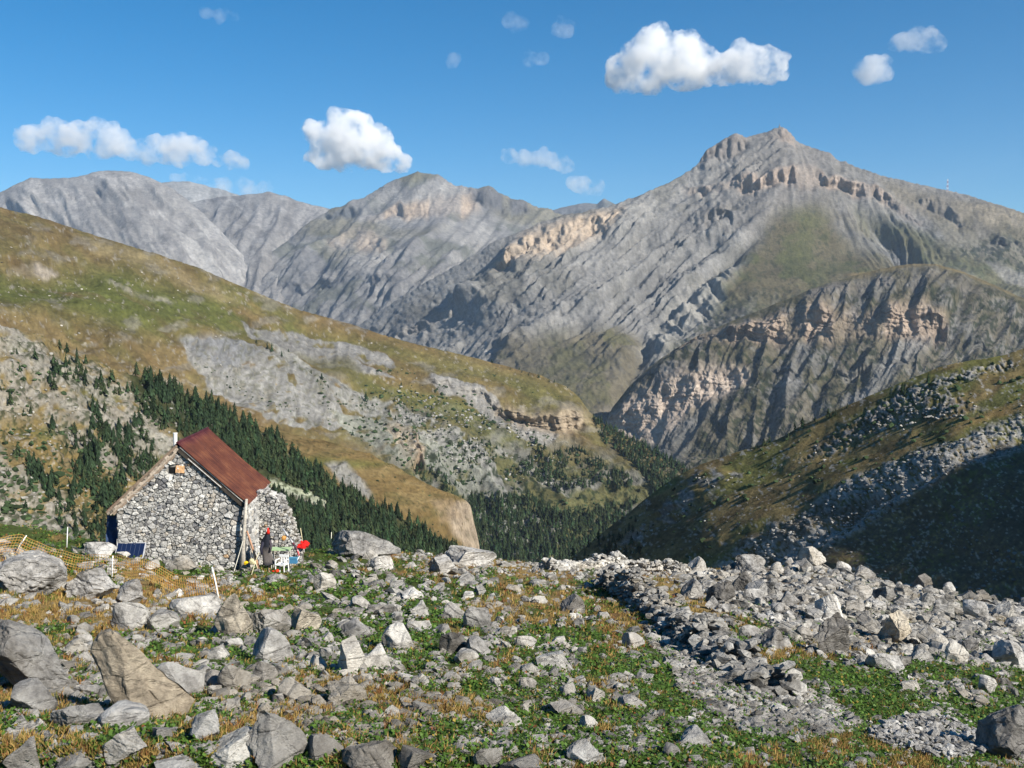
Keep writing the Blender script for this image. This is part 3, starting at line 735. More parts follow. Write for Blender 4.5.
wood = poly_mask(uw, vw, [(120, 368), (200, 400), (300, 460), (400, 518), (470, 556), (520, 620), (230, 620), (235, 520), (180, 450), (140, 400)], 6)
c5 = mix(c5, (.035, .045, .02), wood * .9 * (1 - poly_mask(uw, vw, [(245, 466), (330, 506), (310, 512), (250, 480)], 4)))
for ln, A, rb, lam, sd, fa, cc, cm in [([(160, 398, 5), (200, 416, 6), (232, 438, 4)], 3, 3, 7, 331, 8, (.38, .37, .33), .7),
                                       ([(150, 434, 6), (170, 446, 6), (190, 462, 4)], 3, 3, 7, 332, 8, (.38, .37, .33), .7)]:
    f = cliff(H5, ln, 10, A, rb, lam, sd, fa); c5 = mix(c5, cc, f * cm)
c5 = np.clip(c5 * (1 + .34 * fbm2(u / 2.2, v / 1.7, 3, 112) + .16 * fbm2(u / 7, v / 4, 3, 113))[..., None], .012, .7)
H5.finish('wooded_slope', M_NEAR, c5 * 0.78, (20, 80, 300), .5)

# ---- hill on the right, coming down to the valley
H6 = Hill([[(430, 640, 760), (520, 600, 730), (560, 566, 700), (578, 552, 690), (600, 536, 680), (640, 507, 655), (670, 485, 640), (700, 466, 625), (750, 446, 605), (800, 426, 590), (850, 405, 575), (900, 386, 560), (940, 371, 550), (980, 360, 540), (1024, 349, 530), (1120, 322, 505), (1380, 240, 450)],
           [(430, 680, .5), (560, 600, .5), (640, 545, .5), (700, 505, .5), (800, 465, .45), (900, 425, .36), (1024, 395, .36), (1120, 375, .42), (1380, 300, .45)],
           [(430, 720, .5), (560, 640, .5), (640, 590, .5), (700, 560, .5), (800, 520, .5), (900, 500, .5), (1024, 470, .5), (1380, 420, .5)],
           [(430, 860, .45), (640, 760, .45), (800, 720, .45), (1024, 700, .45), (1380, 720, .45)]], 430, 1380, 1.2, crest_jag=lambda u: 1.0 * fbm2(u / 16, u * 0, 4, 18))
u, v = H6.u, H6.v; uw, vw = warp(u, v, 7, 30)
cs = (uw * .45 + vw * .89); al = (uw * .89 - vw * .45)
n_a = fbm2(al / 60, cs / 13, 5, 161); n_b = fbm2(uw / 8, vw / 6, 4, 162); n_c = fbm2(u / 2.6, v / 2.2, 3, 163)
strm = u - np.interp(v, [430, 470, 500, 540, 575], [1040, 900, 830, 750, 690])
scr6 = poly_mask(uw, vw, [(1400, 300), (1100, 385), (1024, 412), (960, 438), (900, 458), (840, 488), (790, 520), (740, 548), (700, 580), (700, 640), (780, 580), (840, 538), (890, 510), (945, 478), (1024, 446), (1120, 415), (1400, 350)], 5)
scr7 = poly_mask(uw, vw, [(706, 470), (745, 472), (730, 486), (700, 508), (670, 530), (640, 548), (610, 556), (640, 528), (672, 500)], 4)
rk6 = poly_mask(uw, vw, [(1010, 358), (960, 372), (900, 396), (860, 420), (880, 425), (940, 388), (1015, 366)], 3)
rk7 = poly_mask(uw, vw, [(905, 388), (955, 395), (990, 412), (930, 415), (880, 430), (840, 450), (800, 456), (850, 425)], 7)
H6.displace(4 * fbm2(u / 120, v / 50, 2, 164) + 1.0 * fbm2(al / 40, cs / 9, 4, 165) * sstep(0, 12, v - H6.v[:1])
            + 3.0 * scr7 * ridged2(cs / 8, al / 60, 3, 166) + (.6 * scr6 + 1.4 * rk6 + 1.1 * rk7) * n_c + 1.2 * scr6 * n_b - 4 * np.exp(-((cs - 842) / 7) ** 2))
c6 = np.broadcast_to(np.array((.215, .165, .072)), u.shape + (3,)).copy()
c6 = mix(c6, (.26, .195, .085), sstep(.05, .4, n_a) * .8)
c6 = mix(c6, (.140, .145, .045), sstep(-.02, .3, fbm2(al / 70 + 3, cs / 18, 4, 167)) * .85)
c6 = mix(c6, (.12, .085, .045), sstep(.1, .4, fbm2(al / 30, cs / 9, 4, 168)) * .6)
c6 = mix(c6, (.33, .32, .30), scr6 * sstep(-.25, .1, n_c + .5 * n_b + .1) * .9); c6 = mix(c6, (.10, .08, .05), scr6 * sstep(.2, .5, n_a) * .7)
c6 = mix(c6, (.22, .215, .205), scr7 * sstep(-.2, .1, n_b + n_a) * .9)
c6 = mix(c6, (.38, .36, .33), rk6 * sstep(-.1, .12, n_c + .2 * n_b) * .9)
c6 = mix(c6, (.24, .22, .20), rk7 * sstep(-.02, .18, n_c + .3 * n_b) * .85)
c6 = mix(c6, (.40, .38, .35), sstep(.42, .52, n_c + .4 * n_b) * .7)
c6 = mix(c6, (.26, .18, .075), poly_mask(uw, vw, [(1024, 405), (960, 432), (900, 452), (850, 470), (860, 462), (930, 435), (1010, 402)], 3) * .8)
c6 = mix(c6, (.05, .06, .025), poly_mask(uw, vw, [(925, 425), (942, 423), (946, 434), (928, 438)], 3) * .8)
c6 = mix(c6, (.05, .055, .025), sstep(.3, .45, -n_c + .5 * n_b) * .55)
shade6 = poly_mask(uw, vw, [(1400, 350), (1250, 385), (1120, 414), (1024, 446), (982, 460), (942, 478), (920, 496), (885, 514), (838, 540), (800, 562), (800, 700), (1400, 700)], 5)
c6 = mix(c6, (.12, .095, .065), shade6 * .9 * sstep(.5, -.1, n_c + .4 * n_a))  # shade painted into the ground colour where the side crag's shadow lies
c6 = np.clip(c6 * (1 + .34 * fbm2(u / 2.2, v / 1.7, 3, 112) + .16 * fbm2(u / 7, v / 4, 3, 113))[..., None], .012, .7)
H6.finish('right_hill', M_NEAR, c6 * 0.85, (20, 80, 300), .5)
# ================================================================== the stony meadow in front
M_GROUND = terrain_mat('meadow_soil', .9, .12, .05, .6, 1.35)
FR = [
    [(-340, 486, 54), (-200, 500, 52), (0, 524, 46), (60, 534, 43), (120, 545, 40), (200, 549, 42), (300, 551, 42), (330, 547, 43), (360, 545, 44), (400, 552, 46), (450, 556, 47), (500, 560, 48), (560, 563, 50), (620, 566, 52), (680, 570, 54), (740, 570, 58), (800, 566, 62), (850, 575, 60), (900, 586, 58), (960, 595, 55), (1024, 606, 52), (1200, 640, 48), (1380, 680, 45)],
    [(-340, 510, 34.5), (0, 543, 34.5), (117, 556, 34.5), (246, 571, 34.5), (320, 569, 34.5), (400, 572, 34.5), (500, 578, 34.5), (600, 590, 34.5), (700, 597, 34.5), (800, 603, 35), (900, 615, 36), (1024, 634, 36), (1200, 668, 35), (1380, 705, 33)],
    [(-340, 545, 24), (0, 582, 24), (117, 593, 24), (246, 600, 24), (400, 604, 24), (560, 614, 24), (700, 630, 24), (800, 638, 25), (900, 649, 26), (1024, 668, 26), (1380, 745, 24)],
    [(-340, 600, 15), (0, 634, 15), (400, 646, 15), (560, 655, 15), (700, 670, 15.5), (1024, 708, 17), (1380, 790, 15)],
    [(-340, 655, 10), (0, 688, 10), (400, 700, 10), (700, 718, 10.5), (1024, 752, 11.5), (1380, 830, 10)],
    [(-340, 725, 7), (0, 755, 7), (400, 768, 7), (700, 785, 7.2), (1024, 815, 7.6), (1380, 890, 7)],
    [(-340, 860, 4.6), (0, 880, 4.6), (1024, 930, 4.8), (1380, 980, 4.8)],
    [(-340, 1180, 2.6), (1380, 1230, 2.6)],
    [(-340, 2300, 1.1), (1380, 2300, 1.1)]]
HF = Hill(FR, -900, 1900, 1.8, 1.7, crest_jag=lambda u: 1.6 * fbm2(u / 22, u * 0, 4, 21))
u, v = HF.u, HF.v
HF.p[..., 2] += .16 * fbm3(HF.p, 3.2, 3) * sstep(3, 12, HF.Y) + .07 * fbm3(HF.p, .7, 3)


def bare(u, v):
    return np.clip(np.maximum(poly_mask(u, v, [(690, 576), (740, 564), (800, 558), (850, 568), (900, 580), (960, 590), (1040, 606), (1200, 650), (1200, 690), (1040, 672), (985, 664), (920, 660), (860, 656), (800, 642), (760, 618), (715, 612)], 7) * .62, poly_mask(u, v, STRIP, 6) * .62), 0, 1)


STRIP = [(650, 640), (705, 640), (760, 664), (800, 688), (850, 710), (856, 730), (800, 742), (735, 726), (690, 700)]


def green_field(u, v):
    g = .50 * fbm2(u / 46, v / 22, 4, 171) + .35 * fbm2(u / 14, v / 8, 3, 172) + .09
    for (a, b, ra, rb, w_) in [(330, 590, 90, 30, .5), (590, 660, 170, 40, .22), (830, 700, 140, 26, .85), (90, 545, 110, 16, .4), (1000, 720, 60, 30, .2), (640, 745, 200, 40, .25), (420, 640, 60, 30, .2), (230, 640, 60, 20, .15),
                               (90, 612, 90, 16, -.6), (180, 590, 80, 12, -.45), (285, 588, 20, 12, -.2), (480, 560, 60, 10, -.35), (960, 690, 60, 10, -.25), (760, 655, 80, 10, -.25), (350, 700, 120, 20, -.1), (560, 620, 60, 12, -.2)]:
        g = g + w_ * np.exp(-((u - a) / ra) ** 2 - ((v - b) / rb) ** 2)
    return g


gf = green_field(u, v)
cf = np.broadcast_to(np.array((.235, .165, .065)), u.shape + (3,)).copy()
cf = mix(cf, (.16, .095, .045), sstep(.0, .4, fbm2(u / 20, v / 9, 4, 173)) * .8)
cf = mix(cf, (.060, .085, .022), sstep(-.08, .12, gf) * .95)
cf = mix(cf, (.30, .29, .27), sstep(.2, .38, fbm2(u / 9, v / 5, 4, 174)) * .55)
cf = mix(cf, (.27, .255, .225), bare(u, v) * .8)
HF.finish('meadow_ground', M_GROUND, cf, (3, 12, 60, 150), .55)
HF.ob.name = 'ground'


def ground_at(u, v):
    p, ok = HF.at(u, v)
    return p, ok


def gpt(u, v):
    p, ok = HF.at([u], [v]); return p[0]


# ------------------------------------------------------------------ rocks
def rock_shape(seed, sub=3, cuts=11, rough=.07, lo=.30, hi=.74):
    rs = np.random.RandomState(seed)
    bm = bmesh.new(); bmesh.ops.create_icosphere(bm, subdivisions=sub, radius=1)
    v = np.array([x.co[:] for x in bm.verts]); f = np.array([[x.index for x in q.verts] for q in bm.faces]); bm.free()
    for i in range(cuts):
        n = rs.normal(size=3); n[2] *= .8; n /= np.linalg.norm(n); d = rs.uniform(lo, hi)
        e = v @ n - d; v = v - np.clip(e, 0, None)[:, None] * n
    if sub > 1:
        nn = v / np.linalg.norm(v, axis=1, keepdims=True)
        v = v + nn * (rough * fbm3(v + seed * 3.1, .55, 4, .6) * 1.4 + rough * .5 * fbm3(v + seed, .16, 2))[:, None]
        # bedding cracks
        if rough > .05:
            ax = rs.normal(size=3); ax /= np.linalg.norm(ax)
            t = v @ ax * 4.5 + fbm3(v + seed, .6, 2) * .8
            v = v - nn * (.055 * np.exp(-((t - np.round(t)) / .11) ** 2) * (noise3(np.round(t) + seed, t * 0, t * 0) > -.2))[:, None]
    mn, mx = v.min(0), v.max(0)
    return (v - (mn + mx) / 2) / (mx - mn) * 2, f


def rock_material():
    m, nt, b = new_mat('grey_limestone')
    n1 = noise_node(nt, 1.1, 8, .68); n2 = noise_node(nt, 6, 8, .75); n3 = noise_node(nt, .35, 4, .5)
    oi = nt.nodes.new('ShaderNodeObjectInfo')
    t = math_n(nt, 'ADD', mrange(nt, n1, .3, .7, 0, .62), mrange(nt, n2, .3, .7, -.05, .4))
    r = nt.nodes.new('ShaderNodeValToRGB'); e = r.color_ramp.elements
    e[0].position = .08; e[0].color = (.075, .072, .068, 1); e[1].position = 1.0; e[1].color = (.68, .665, .63, 1)
    for p_, c_ in ((.28, (.17, .165, .155)), (.46, (.31, .30, .285)), (.68, (.47, .46, .435))):
        q = e.new(p_); q.color = (*c_, 1)
    nt.links.new(t, r.inputs[0])
    col = mixc(nt, mrange(nt, n3, .5, .68, 0, .55), r.outputs[0], (.30, .26, .20))
    cc = nt.nodes.new('ShaderNodeCombineColor'); f = mrange(nt, oi.outputs['Random'], 0, 1, .72, 1.18)
    for i in range(3): nt.links.new(f, cc.inputs[i])
    col = mixc(nt, 1.0, col, cc.outputs[0], 'MULTIPLY')
    col = mixc(nt, 1.0, col, col_attr(nt), 'MULTIPLY')
    nt.links.new(col, b.inputs['Base Color'])
    b.inputs['Roughness'].default_value = .92; b.inputs['Specular IOR Level'].default_value = .12
    p = bump(nt, noise_node(nt, 2.2, 10, .72, stretch=(1, 1, 2.2)), 1.0, .16, b)
    vo = nt.nodes.new('ShaderNodeTexVoronoi'); vo.feature = 'DISTANCE_TO_EDGE'; vo.inputs['Scale'].default_value = 1.7
    g = nt.nodes.new('ShaderNodeNewGeometry'); mp = nt.nodes.new('ShaderNodeMapping'); mp.inputs['Scale'].default_value = (1, 1, 2.5); mp.inputs['Rotation'].default_value = (.5, .4, .3)
    nt.links.new(g.outputs['Position'], mp.inputs[0]); nt.links.new(mp.outputs[0], vo.inputs['Vector'])
    bump(nt, mrange(nt, vo.outputs['Distance'], 0, .06, 0, 1), .8, .03, b, p)
    return m


M_ROCK = rock_material()
TINT = {'grey': (1, 1, 1), 'light': (1.28, 1.27, 1.24), 'dark': (.62, .61, .60), 'tan': (1.12, .98, .78), 'beige': (1.12, 1.03, .88)}
ROCKM = {}


def rock_mesh(k, tint, big=False):
    key = (k, tint, big)
    if key not in ROCKM:
        v, f = rock_shape(500 + k, 5 if big else 3, 9 + k % 5, .085 if big else .07)
        o = mesh_np('boulder', v, f, M_ROCK, False, np.broadcast_to(TINT[tint], v.shape), link=False)
        ROCKM[key] = o.data; bpy.data.objects.remove(o)
    return ROCKM[key]


n_rocks = 0
ROCKLIST = []


def rock(u0, u1, v0, v1, label, group=None, tint='grey', k=None, roll=0, sink=.22, dep=.85, cat='boulder', big=False, yaw=None, dims=None):
    """boulder that fills the picture box u0-u1, v0-v1 and stands on the ground there"""
    global n_rocks
    uc = (u0 + u1) / 2; h = v1 - v0; w_ = u1 - u0
    g = gpt(uc, min(v1 - .22 * h, 1100)); Y = g[1]
    if Y < 1: return None
    k = n_rocks if k is None else k; n_rocks += 1
    W = w_ * Y / F; Hh = h * Y / F
    hz = max(Hh * .92, .3 * W) if roll == 0 else Hh * .9
    o = bpy.data.objects.new('boulder', rock_mesh(k % 16, tint, big)); C.objects.link(o)
    sc_ = Vector((W * .5, W * .48 * dep, hz * (.5 + sink * .5)))
    if dims: sc_ = Vector((dims[0] * Y / F / 2, W * .5 * dep, dims[1] * Y / F / 2))
    o.scale = sc_
    yw = (k * 2.399) % .9 - .45 if yaw is None else yaw
    o.rotation_euler = (0, math.radians(roll), yw)
    o.location = (P(uc, 300, Y)[0], Y, g[2] + hz * (.5 - sink * .5) - .02)
    tag(o, label, cat, group)
    ROCKLIST.append((u0, u1, v0, v1))
    return o


NR = [  # u0,u1,v0,v1,label,tint,options
    (78, 176, 634, 738, 'largest boulder, smooth tan slab leaning to the right at the bottom left', 'tan', dict(roll=42, big=True, k=3, dep=.8, dims=(124, 64), yaw=.1)),
    (-30, 56, 622, 712, 'big grey slanted slab cut by the left picture edge, beside the tan boulder', 'grey', dict(roll=38, big=True, k=5, dims=(115, 55), yaw=.1)),
    (-14, 56, 558, 600, 'rounded grey boulder at the left edge, below the wire netting fence', 'grey', dict(big=True, k=6)),
    (58, 110, 569, 604, 'broad grey boulder just under the fence, left half of a touching pair', 'grey', dict(big=True, k=7)),
    (103, 139, 581, 612, 'lumpy grey boulder under the fence, lower right half of a touching pair', 'grey', dict(k=8)),
    (104, 142, 604, 636, 'whitish boulder between the fence boulders and the large tan slab', 'light', dict(k=9)),
    (140, 172, 612, 634, 'low pale rock in dry grass right of the whitish boulder', 'light', {}),
    (211, 248, 597, 646, 'upright brownish-grey boulder with a shaded left side in front of the hut', 'beige', dict(big=True, k=2, roll=12)),
    (243, 286, 609, 641, 'square grey block touching the upright brownish boulder', 'grey', dict(k=4, big=True)),
    (244, 288, 632, 670, 'pale grey slab leaning below the square block', 'grey', dict(k=11, roll=25)),
    (164, 216, 596, 618, 'long low whitish rock at the foot of the tilted fence post', 'light', dict(k=12)),
    (286, 317, 608, 636, 'brownish-grey boulder half in green leaves right of the square block', 'beige', dict(k=13)),
    (329, 362, 638, 683, 'tall whitish jagged rock above a wide pale block', 'light', dict(k=14)),
    (320, 364, 680, 709, 'wide pale flat-topped block below the tall jagged rock', 'light', dict(k=15, big=True)),
    (356, 388, 647, 673, 'pale square rock to the right of the tall jagged one', 'light', dict(k=1)),
    (335, 368, 621, 642, 'low grey rock on the green patch above the tall jagged rock', 'grey', {}),
    (379, 415, 625, 655, 'whitish leaning slab above the pale square rock', 'light', dict(k=2, roll=30)),
    (143, 196, 664, 703, 'grey split rock directly right of the large tan boulder', 'grey', dict(k=3, roll=20)),
    (40, 90, 703, 732, 'grey block below the big slab at the left edge', 'grey', dict(big=True, k=4)),
    (-6, 44, 682, 718, 'cracked grey rock at the left edge under the big slab', 'grey', dict(k=5)),
    (88, 138, 705, 732, 'low grey rock under the foot of the large tan boulder', 'grey', dict(k=6)),
    (92, 136, 728, 758, 'pale angular block below the large tan boulder', 'light', dict(k=7, big=True)),
    (173, 215, 710, 748, 'blunt grey block to the right of the tan boulder foot', 'grey', dict(k=8, big=True)),
    (240, 302, 720, 768, 'dark grey slanting slab at the bottom, right of a long pale rock', 'dark', dict(k=9, roll=28, big=True)),
    (203, 260, 731, 760, 'long rounded pale rock at the bottom left of the dark slab', 'light', dict(k=10, big=True)),
    (296, 337, 735, 764, 'dark rounded block at the bottom, right of the dark slanting slab', 'dark', dict(k=11)),
    (338, 396, 741, 774, 'wide dark grey rock at the bottom edge with a cracked top', 'dark', dict(k=12, big=True)),
    (394, 434, 746, 778, 'dark blocky rock at the bottom edge right of the wide cracked one', 'dark', dict(k=13)),
    (128, 197, 754, 780, 'low broad grey rock cut by the bottom edge', 'grey', dict(k=14)),
    (42, 88, 751, 778, 'small grey rock cut by the bottom edge near the left corner', 'grey', dict(k=15)),
    (-8, 28, 740, 774, 'grey rock in the bottom left corner', 'grey', dict(k=1)),
    (272, 306, 678, 705, 'pale angular rock in dry grass left of the flat-topped block', 'light', dict(k=2)),
    (210, 244, 666, 697, 'pale leaning rock among rubble below the slab under the hut', 'light', dict(k=3, roll=20)),
    (310, 333, 573, 596, 'white bumpy rock in green leaves right of the hut clutter', 'light', dict(k=4)),
    (345, 368, 597, 612, 'small whitish block in green leaves below the flat outcrop', 'light', dict(k=5)),
    (292, 308, 603, 614, 'small white stone above the brownish-grey boulder', 'light', dict(k=6)),
    (160, 192, 556, 576, 'whitish boulder against the foot of the hut gable wall', 'light', dict(k=7)),
    (134, 156, 560, 573, 'small flat pale rock in front of the solar panel', 'light', dict(k=8)),
    (78, 110, 543, 560, 'grey rock at the shaded left foot of the hut', 'grey', dict(k=9)),
    (164, 177, 589, 598, 'small white stone inside the netted plot', 'light', dict(k=10)),
    (322, 398, 535, 562, 'flat pale limestone outcrop on the meadow edge right of the hut', 'grey', dict(k=11, big=True, roll=6, dep=.6)),
    (368, 392, 556, 574, 'small whitish block below the flat outcrop with dead wood', 'light', dict(k=12)),
    (443, 498, 548, 570, 'grey hump of rock on the meadow edge against the dark forest', 'grey', dict(k=13, big=True)),
    (425, 454, 556, 578, 'pitted grey rock left of the hump on the meadow edge', 'grey', dict(k=14)),
    (398, 423, 589, 603, 'low pale rock left of centre below the pitted rock', 'light', dict(k=15)),
    (408, 427, 602, 619, 'small whitish pointed rock above the pale pair of boulders', 'light', dict(k=1)),
    (442, 464, 603, 624, 'whitish left one of two neighbouring boulders on the mid meadow', 'light', dict(k=2)),
    (462, 491, 607, 635, 'grey cracked right one of two neighbouring boulders on the mid meadow', 'grey', dict(k=3)),
    (437, 466, 632, 660, 'dark left one of a rounded pair above a white stone cluster', 'dark', dict(k=4)),
    (463, 490, 638, 662, 'grey round right one of a rounded pair above a white stone cluster', 'grey', dict(k=5)),
    (452, 478, 650, 666, 'whitish slab wedged below the rounded pair of boulders', 'light', dict(k=6)),
    (403, 430, 620, 634, 'low pale slab right of the leaning whitish slab', 'light', {}),
    (535, 575, 651, 672, 'long whitish slab dipping right in the centre meadow', 'light', dict(k=7, roll=15)),
    (517, 538, 663, 677, 'small bright rock left of the long dipping slab', 'light', dict(k=8)),
    (515, 538, 636, 652, 'bright rock above the long dipping slab', 'light', dict(k=9)),
    (561, 587, 596, 616, 'dark grey rock near the left end of the ruined stone walls', 'dark', dict(k=10)),
    (624, 648, 633, 652, 'smooth grey triangular rock in front of the ruined wall', 'grey', dict(k=11, lo=1)),
    (561, 579, 682, 700, 'small grey rock left of a white upright stone', 'grey', dict(k=12)),
    (588, 609, 685, 706, 'white upright stone in thick green leaves', 'light', dict(k=13)),
    (539, 581, 699, 716, 'broken low grey rock in the lower centre', 'grey', dict(k=14, big=True)),
    (481, 523, 709, 732, 'cleft pale rock in the lower centre', 'light', dict(k=15, big=True)),
    (676, 719, 729, 752, 'pale grey angular boulder in green leaves at the lower right of centre', 'grey', dict(k=1, big=True)),
    (568, 612, 740, 768, 'grey dipping slab at the bottom centre', 'grey', dict(k=2, roll=18, big=True)),
    (472, 502, 746, 772, 'pale rock at the bottom edge left of centre', 'light', dict(k=3)),
    (497, 546, 755, 778, 'low dark rock cut by the bottom edge near the centre', 'dark', dict(k=4)),
    (620, 650, 696, 712, 'low grey rock left of the stony strip', 'grey', dict(k=5)),
    (665, 685, 743, 762, 'small dark grey rock left below the pale angular boulder', 'dark', dict(k=6)),
    (735, 759, 572, 600, 'dark pointed boulder behind the ruined wall, right one of a pair', 'dark', dict(k=7, big=True)),
    (709, 740, 583, 609, 'dark broad boulder behind the ruined wall, left one of a pair', 'dark', dict(k=8, big=True)),
    (740, 772, 556, 578, 'grey boulder with a dark left face on the ridge line', 'grey', dict(k=9, big=True)),
    (684, 708, 581, 604, 'dark cracked block just behind the ruined diagonal wall', 'dark', dict(k=10)),
    (804, 832, 548, 572, 'topmost pale rock on the crest of the boulder field', 'light', dict(k=11, big=True)),
    (821, 852, 595, 628, 'light square block with a dark left side in the boulder field', 'light', dict(k=12, big=True)),
    (820, 864, 620, 664, 'dark slab slanting down right at the lower edge of the boulder field', 'dark', dict(k=13, roll=42, big=True, dep=.5)),
    (886, 920, 613, 652, 'tall pale triangular boulder in the middle of the boulder field', 'beige', dict(k=14, big=True)),
    (923, 960, 630, 654, 'white angular boulder right of the triangular one', 'light', dict(k=15)),
    (916, 943, 649, 666, 'pale low boulder beneath the white angular one', 'light', dict(k=1)),
    (955, 979, 642, 670, 'pale wedge-shaped boulder at the right lower edge of the boulder field', 'light', dict(k=2)),
    (873, 917, 653, 675, 'flat grey slab lying in grass under the triangular boulder', 'grey', dict(k=3, roll=10)),
    (940, 968, 596, 624, 'tilted grey slab pointing up left in the boulder field', 'grey', dict(k=4, roll=40, dep=.5)),
    (1005, 1040, 644, 674, 'grey slab at the right edge of the boulder field', 'grey', dict(k=5, roll=30)),
    (988, 1009, 677, 698, 'lone whitish pointed rock in grass near the right edge', 'light', dict(k=6)),
    (909, 932, 679, 694, 'small leaning whitish slab in the green patch on the right', 'light', dict(k=7, roll=25)),
    (992, 1046, 708, 775, 'big dark boulder in the bottom right corner', 'dark', dict(k=8, big=True)),
    (744, 767, 626, 642, 'grey lone rock between the ruined wall and the boulder field', 'grey', dict(k=9)),
    (765, 792, 630, 654, 'grey rock heap stone left of the dark slanting slab', 'grey', dict(k=10)),
    (724, 756, 641, 657, 'flat pale slab beside the lower end of the ruined wall', 'light', dict(k=11)),
    (969, 1002, 603, 626, 'grey tilted slab in the upper right of the boulder field', 'grey', dict(k=12, roll=35)),
    (-20, 48, 484, 534, 'large rocky crag, white on its right, left of the hut beyond the fence', 'beige', dict(k=13, big=True, dep=.8)),
]
for a in NR:
    u0, u1, v0, v1, lb, tn, op = a
    op = dict(op); op.pop('lo', None)
    rock(u0, u1, v0, v1, lb, None, tn, **op)


def taken(u, v, pad=2):
    for (a, b, c, d) in ROCKLIST:
        if a + pad < u < b - pad and c + pad < v < d + 2: return True
    return False


def inside(poly, u, v):
    return poly_mask(np.array([u], float), np.array([v], float), poly, .01)[0] > .5


FIELD = [(690, 576), (740, 564), (800, 558), (850, 568), (900, 580), (960, 590), (1040, 606), (1040, 676), (985, 668), (920, 664), (860, 660), (800, 646), (760, 622), (715, 612)]
zones = [
    (FIELD, 120, (11, 25), 'grey limestone boulder packed among others in the boulder field along the crest', 'boulders packed in the field along the crest', ['grey', 'grey', 'light', 'dark', 'grey']),
    ([(0, 640), (240, 660), (330, 690), (330, 768), (0, 768)], 30, (15, 30), 'grey limestone rock in the crowded rocks around and below the tan boulder', 'rocks crowded around the tan boulder', ['grey', 'light', 'grey']),
    ([(190, 630), (330, 620), (420, 640), (420, 740), (260, 720), (190, 680)], 30, (12, 24), 'pale limestone rock among the rubble below and right of the hut boulders', 'pale rocks in the rubble below the hut', ['light', 'grey', 'light']),
    ([(400, 565), (620, 580), (680, 650), (650, 760), (420, 760), (390, 640)], 22, (9, 20), 'whitish limestone rock scattered in the leafy meadow left of the ruined wall', 'rocks scattered in the centre meadow', ['light', 'grey'])]
rs2 = np.random.RandomState(5)
for poly, n, (s0, s1), lb, gp, tn in zones:
    px = np.array(poly); c_ = 0; tries = 0
    while c_ < n and tries < 4000:
        tries += 1
        uu = rs2.uniform(px[:, 0].min(), px[:, 0].max()); vv = rs2.uniform(px[:, 1].min(), px[:, 1].max())
        if not inside(poly, uu, vv) or taken(uu, vv): continue
        s_ = s0 + (s1 - s0) * rs2.rand() ** 1.8; ar = rs2.uniform(.55, .95)
        rock(uu - s_ / 2, uu + s_ / 2, vv - s_ * ar, vv, lb, gp, tn[rs2.randint(len(tn))], k=rs2.randint(16), roll=rs2.choice([0, 0, 18, 35, -20]), dep=rs2.uniform(.6, 1))
        c_ += 1


# ------------------------------------------------------------------ small stones nobody could count
TPL = [rock_shape(900 + i, 1, 7, 0) for i in range(10)] + [rock_shape(930 + i, 2, 9, .06) for i in range(6)]


def stones(name, pos, size, tint, flat=.7, rs=rs2, tilt=.6):
    """one mesh of many angular stones: pos (N,3) centres, size (N,) half widths, tint (N,)"""
    V = []; Fc = []; Cc = []; o = 0
    for i in range(len(pos)):
        v, f = TPL[rs.randint(10)] if size[i] < .07 or rs.rand() < .6 else TPL[10 + rs.randint(6)]
        s_ = size[i] * np.array([rs.uniform(.8, 1.3), rs.uniform(.7, 1.1), rs.uniform(.6, 1.0) * flat])
        a = rs.uniform(0, 6.28); b_ = rs.uniform(-tilt, tilt); ca, sa, cb, sb = math.cos(a), math.sin(a), math.cos(b_), math.sin(b_)
        R = np.array([[ca, -sa, 0], [sa, ca, 0], [0, 0, 1]]) @ np.array([[cb, 0, sb], [0, 1, 0], [-sb, 0, cb]])
        V.append((v * s_) @ R.T + pos[i]); Fc.append(f + o); o += len(v)
        Cc.append(np.broadcast_to(tint[i], v.shape))
    return mesh_np(name, np.concatenate(V), np.concatenate(Fc), M_ROCK, False, np.concatenate(Cc))


def scatter(n, poly, s0, s1, dens=None, rs=rs2, power=2.2, taper=None):
    px = np.array(poly, float)
    uu = rs.uniform(px[:, 0].min(), px[:, 0].max(), n); vv = rs.uniform(px[:, 1].min(), px[:, 1].max(), n)
    m = poly_mask(uu, vv, poly, .01) > .5
    if dens is not None: m &= rs.rand(n) < dens(uu, vv)
    uu, vv = uu[m], vv[m]
    p, ok = ground_at(uu, vv); uu, vv, p = uu[ok], vv[ok], p[ok]
    s_ = (s0 + (s1 - s0) * rs.rand(len(uu)) ** power) * p[:, 1] / F / 2
    return uu, vv, p, s_


def dens_all(u, v):
    d = .20 + .60 * sstep(-.05, .4, fbm2(u / 40, v / 16, 4, 181)) + .9 * sstep(.05, .35, fbm2(u / 15, v / 8, 3, 182)) * .5
    for (a, b, ra, rb, w_) in [(200, 700, 160, 50, .45), (330, 670, 70, 45, .35), (480, 740, 240, 28, .35), (30, 700, 90, 60, .35), (850, 620, 150, 35, .5), (820, 700, 120, 20, -.25), (90, 600, 90, 20, -.3), (590, 650, 50, 30, -.15)]:
        d = d + w_ * np.exp(-((u - a) / ra) ** 2 - ((v - b) / rb) ** 2)
    return np.clip(d, 0.03, 1)


